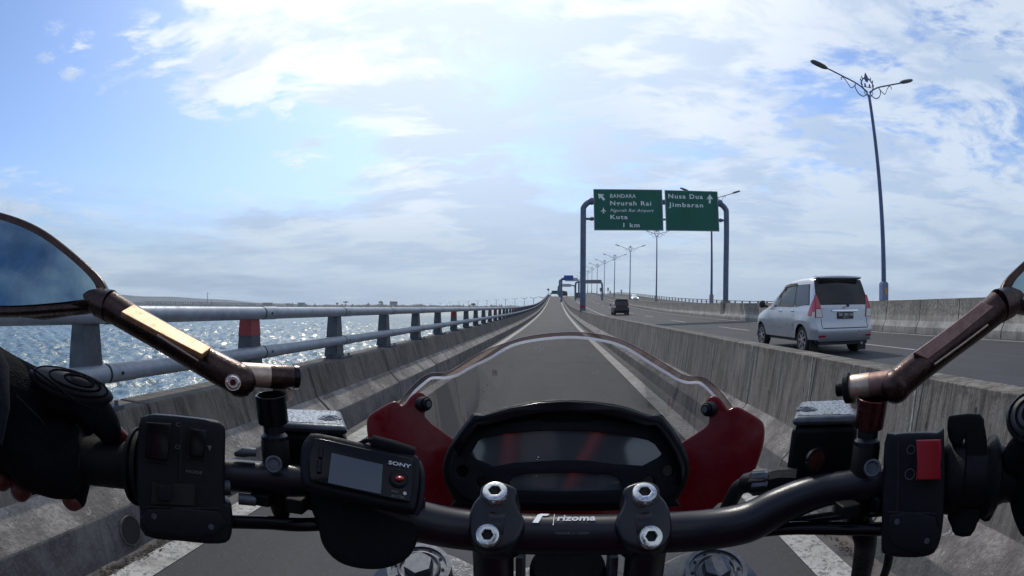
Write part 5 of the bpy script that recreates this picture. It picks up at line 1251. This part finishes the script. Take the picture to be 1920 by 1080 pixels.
b = MB(); b.ell((0, -.22, 1.64), (.125, .15, .145), nu=32, nv=20); hm = b.build('helmet', M_gloss, rider); b = MB(); b.loft([[Vector((.128 * sin(a) , -.22 + .153 * cos(a), z)) for a in [radians(-65 + 13 * k) for k in range(11)]] for z in (1.59, 1.63, 1.67, 1.70)]); b.build('visor', M_glass, hm)
M_redcloth = pmat('red_jacket_panel', (.42, .02, .02), .7, fn=worn(.2, 40, .4, 900))
M_greycloth = pmat('grey_jacket_panel', (.12, .12, .13), .8, fn=worn(.2, 40, .4, 900))
b = MB(); b.ell((-.085, -.205, 1.22), (.020, .055, .16)); b.ell((.03, -.195, 1.12), (.09, .05, .022), Matrix.Rotation(radians(-20), 3, 'Y')); b.ell((.06, -.2, 1.22), (.018, .05, .12), Matrix.Rotation(radians(28), 3, 'Y')); b.build('jacket_panel', M_redcloth, rider)
b = MB(); b.ell((-.03, -.21, 1.20), (.055, .05, .12)); b.build('jacket_panel', M_greycloth, rider)

# left hand in its glove, closed round the grip
def hand_shapes(bm, H, tips=False):
    for pts in H:
        P_ = [W(*p[:3]) for p in pts]; r = [K(p[3]) for p in pts]; P2 = cat(P_, 3); r2 = []
        for i in range(len(P2)): k_ = i / 3; j = min(int(k_), len(r) - 2); r2.append(r[j] + (r[j + 1] - r[j]) * (k_ - j))
        bm.tube(P2, r2, 18); bm.ell(P2[-1], (r2[-1] * .99,) * 3, nu=14, nv=8); bm.ell(P2[0], (r2[0] * .99,) * 3, nu=14, nv=8)
def remesh(o, vox, it):
    m = o.modifiers.new('remesh', 'REMESH'); m.mode = 'VOXEL'; m.voxel_size = vox; m.use_smooth_shade = True
    m = o.modifiers.new('smooth', 'SMOOTH'); m.factor = .5; m.iterations = it
Lg = [[(-70, 705, .405, 85), (-10, 735, .41, 78), (50, 755, .415, 70), (105, 765, .42, 60), (150, 778, .425, 44)],
      [(0, 790, .42, 90), (60, 815, .42, 80), (105, 825, .415, 62), (122, 850, .408, 50)],
      [(60, 860, .405, 60), (105, 875, .402, 58)],
      [(110, 800, .43, 54), (134, 860, .425, 44), (136, 900, .420, 38), (138, 928, .418, 29)],
      [(50, 820, .44, 56), (60, 870, .44, 44), (52, 896, .435, 34)],
      [(0, 830, .45, 56), (8, 868, .445, 40), (4, 886, .440, 32)],
      [(95, 735, .40, 46), (140, 748, .395, 40), (172, 768, .390, 35), (194, 790, .390, 30), (204, 806, .392, 26)]]
b = MB(); hand_shapes(b, Lg); gl = b.build('glove', M_glove, rider); remesh(gl, .0016, 8)
b = MB(); hand_shapes(b, [[(138, 915, .418, 26), (137, 930, .417, 26), (136, 936, .416, 23)], [(48, 895, .433, 26), (42, 912, .430, 24), (38, 920, .428, 22)], [(0, 882, .440, 27), (2, 898, .436, 24)], [(205, 800, .392, 18), (224, 816, .397, 14), (238, 826, .401, 11)]])
ft = b.build('fingertips', M_skin, gl); remesh(ft, .0014, 3)
# knuckle guard with moulded ridges
gc = W(132, 724, .383); gN = (-ray(138, 722) * .75 + Vector((.30, -.1, .75))).normalized(); gU = (W(208, 772, .40) - W(66, 688, .38)).normalized(); gU = (gU - gN * gU.dot(gN)).normalized(); gV = gN.cross(gU)
GM = Matrix(((gU.x, gV.x, gN.x), (gU.y, gV.y, gN.y), (gU.z, gV.z, gN.z)))
b = MB(); b.ell(gc, (.0315, .0098, .0095), GM, 32, 18); gd = b.build('knuckle_guard', M_guard, gl)
b = MB()
for (sc_, h_, cx_) in ((.86, .0048, 0), (.60, .0080, .003), (.34, .0096, .006)):
    q = [gc + gU * (cx_ + .031 * sc_ * cos(a)) + gV * (.0098 * sc_ * sin(a)) + gN * h_ for a in [2 * pi * k / 36 for k in range(37)]]; b.tube(q, .0008, 8)
b.build('ridge', M_glove, gd)
b = MB(); b.ell(gc + gU * .007 + gN * .0085, (.0085, .0030, .0022), GM, 16, 8); b.build('vent', M_darkgap, gd)
# seams of the glove
b = MB()
for pts in ([(60, 690, .366), (96, 716, .366), (150, 757, .368), (186, 768, .372)], [(30, 742, .352), (60, 772, .352), (85, 800, .356), (100, 842, .362)], [(150, 772, .374), (165, 790, .376), (172, 812, .381)]):
    b.tube(cat(wt(pts), 5), .0007, 6)
b.build('seam', M_glove, gl)
# cuff / sleeve at the left edge
b = MB(); b.tube(wt([(-90, 620, .37), (-40, 660, .36), (-8, 700, .355), (-4, 760, .352), (-12, 830, .352)]), [.020, .016, .0105, .0085, .006], 20); b.build('cuff', M_cloth, rider)
# right hand
Rg = [[(2000, 800, .40, 90), (1965, 850, .405, 75), (1955, 900, .41, 72), (1955, 950, .41, 60)], [(1935, 860, .40, 50), (1932, 930, .41, 44), (1936, 975, .405, 32)], [(1970, 880, .42, 60), (1968, 960, .42, 40)],
      [(1990, 800, .39, 50), (1940, 830, .388, 36), (1905, 850, .388, 26), (1895, 870, .39, 20)]]
b = MB(); hand_shapes(b, Rg); gr = b.build('glove', M_glove, rider); remesh(gr, .0016, 8)
gc = W(1936, 782, .378); gN = (-ray(1936, 782) + Vector((-.25, 0, .4))).normalized(); gU = Vector((0, 0, 1)); gU = (gU - gN * gU.dot(gN)).normalized(); gV = gN.cross(gU)
GM = Matrix(((gU.x, gV.x, gN.x), (gU.y, gV.y, gN.y), (gU.z, gV.z, gN.z)))
b = MB(); b.ell(gc, (.0165, .020, .0085), GM, 32, 18); gd = b.build('knuckle_guard', M_guard, gr); b = MB()
for (sc_, h_) in ((.84, .0046), (.58, .0070), (.32, .0084)):
    b.tube([gc + gU * (.0165 * sc_ * cos(a)) + gV * (.020 * sc_ * sin(a)) + gN * h_ for a in [2 * pi * k / 36 for k in range(37)]], .0010, 8)
b.build('ridge', M_glove, gd)

# extra moulding on the switch housings
for fr_s, ho, x0, x1, y0, y1 in ((fL, swL, 279, 408, 958, 1000), (fR, swR, 1672, 1750, 968, 1026)):
    plate('lower_cover', fr_s, [[(x0, y0), (x1, y0 + 4), (x1 - 3, y1), (x0 + 4, y1 - 5)]], .0005, .0045, M_swp, ho, bevel=.0012, smooth=2)
    b = MB(); b.tube([fr_s.wp(x0 - 6, y0 - 8, .0032), fr_s.wp(x1 + 3, y0 - 5, .0032)], .0005, 6); b.build('seam', M_darkgap, ho)
    for (x, y) in ((x0 + 10, y0 + 10), (x1 - 12, y1 - 12)):
        c = fr_s.wp(x, y, .0046); b = MB(); b.cyl(c - fr_s.N * .001, c + fr_s.N * .0006, .0019, n=16); b.build('screw', M_cast, ho)
b = MB(); b.tube([fL.wp(340, 792, .0034), fL.wp(338, 898, .0034)], .0004, 6); b.build('seam', M_darkgap, swL)
b = MB(); b.tube([fR.wp(1684, 826, .0030), fR.wp(1682, 960, .0034)], .0004, 6); b.build('seam', M_darkgap, swR)
for (pts) in ([(96, 705, .372), (120, 770, .372), (110, 850, .372)], [(150, 790, .378), (128, 850, .375), (122, 905, .385)]):
    pass
# leaf litter in the gutter by the left kerb
b = MB(); rl = random.Random(5)
for k in range(420):
    cl_ = rl.choice([(-1.99, 1.95), (-1.98, 2.12), (-2.0, 2.3), (-2.0, 1.72), (1.52, 2.4), (1.5, 2.9)]); x = cl_[0] + rl.gauss(0, .022); y = cl_[1] + rl.gauss(0, .10); a = rl.uniform(0, pi); s_ = rl.uniform(.006, .022)
    M3 = Matrix.Rotation(a, 3, 'Z') @ Matrix.Rotation(rl.uniform(-.5, .5), 3, 'X'); q = [Vector((x, y, .008)) + M3 @ Vector(v) * s_ for v in ((-1, 0, 0), (0, .3, .12), (1, 0, .05), (0, -.3, .1))]; b.add(q, [(0, 1, 2, 3)])
tag(b.build('leaf_litter', pmat('dry_leaf', (.035, .028, .022), .9)), 'dark leaf litter lying in the gutter at the foot of the walls', 'leaf litter', kind='stuff')
# air between the camera and the far shore
hb_ = MB(); hb_.box((0, 1500, 21), (13000, 13000, 58)); hz = hb_.build('haze', None); hz['kind'] = 'stuff'; hz.display_type = 'WIRE'
hm_ = bpy.data.materials.new('haze_air'); hm_.use_nodes = True; t = NT(hm_.node_tree); t.n.clear(); pv = t.add('ShaderNodeVolumePrincipled'); pv.inputs['Color'].default_value = (.78, .86, .96, 1); pv.inputs['Density'].default_value = .00009; pv.inputs['Anisotropy'].default_value = .3
o_ = t.add('ShaderNodeOutputMaterial'); t.l.new(pv.outputs[0], o_.inputs['Volume']); hz.data.materials.append(hm_)
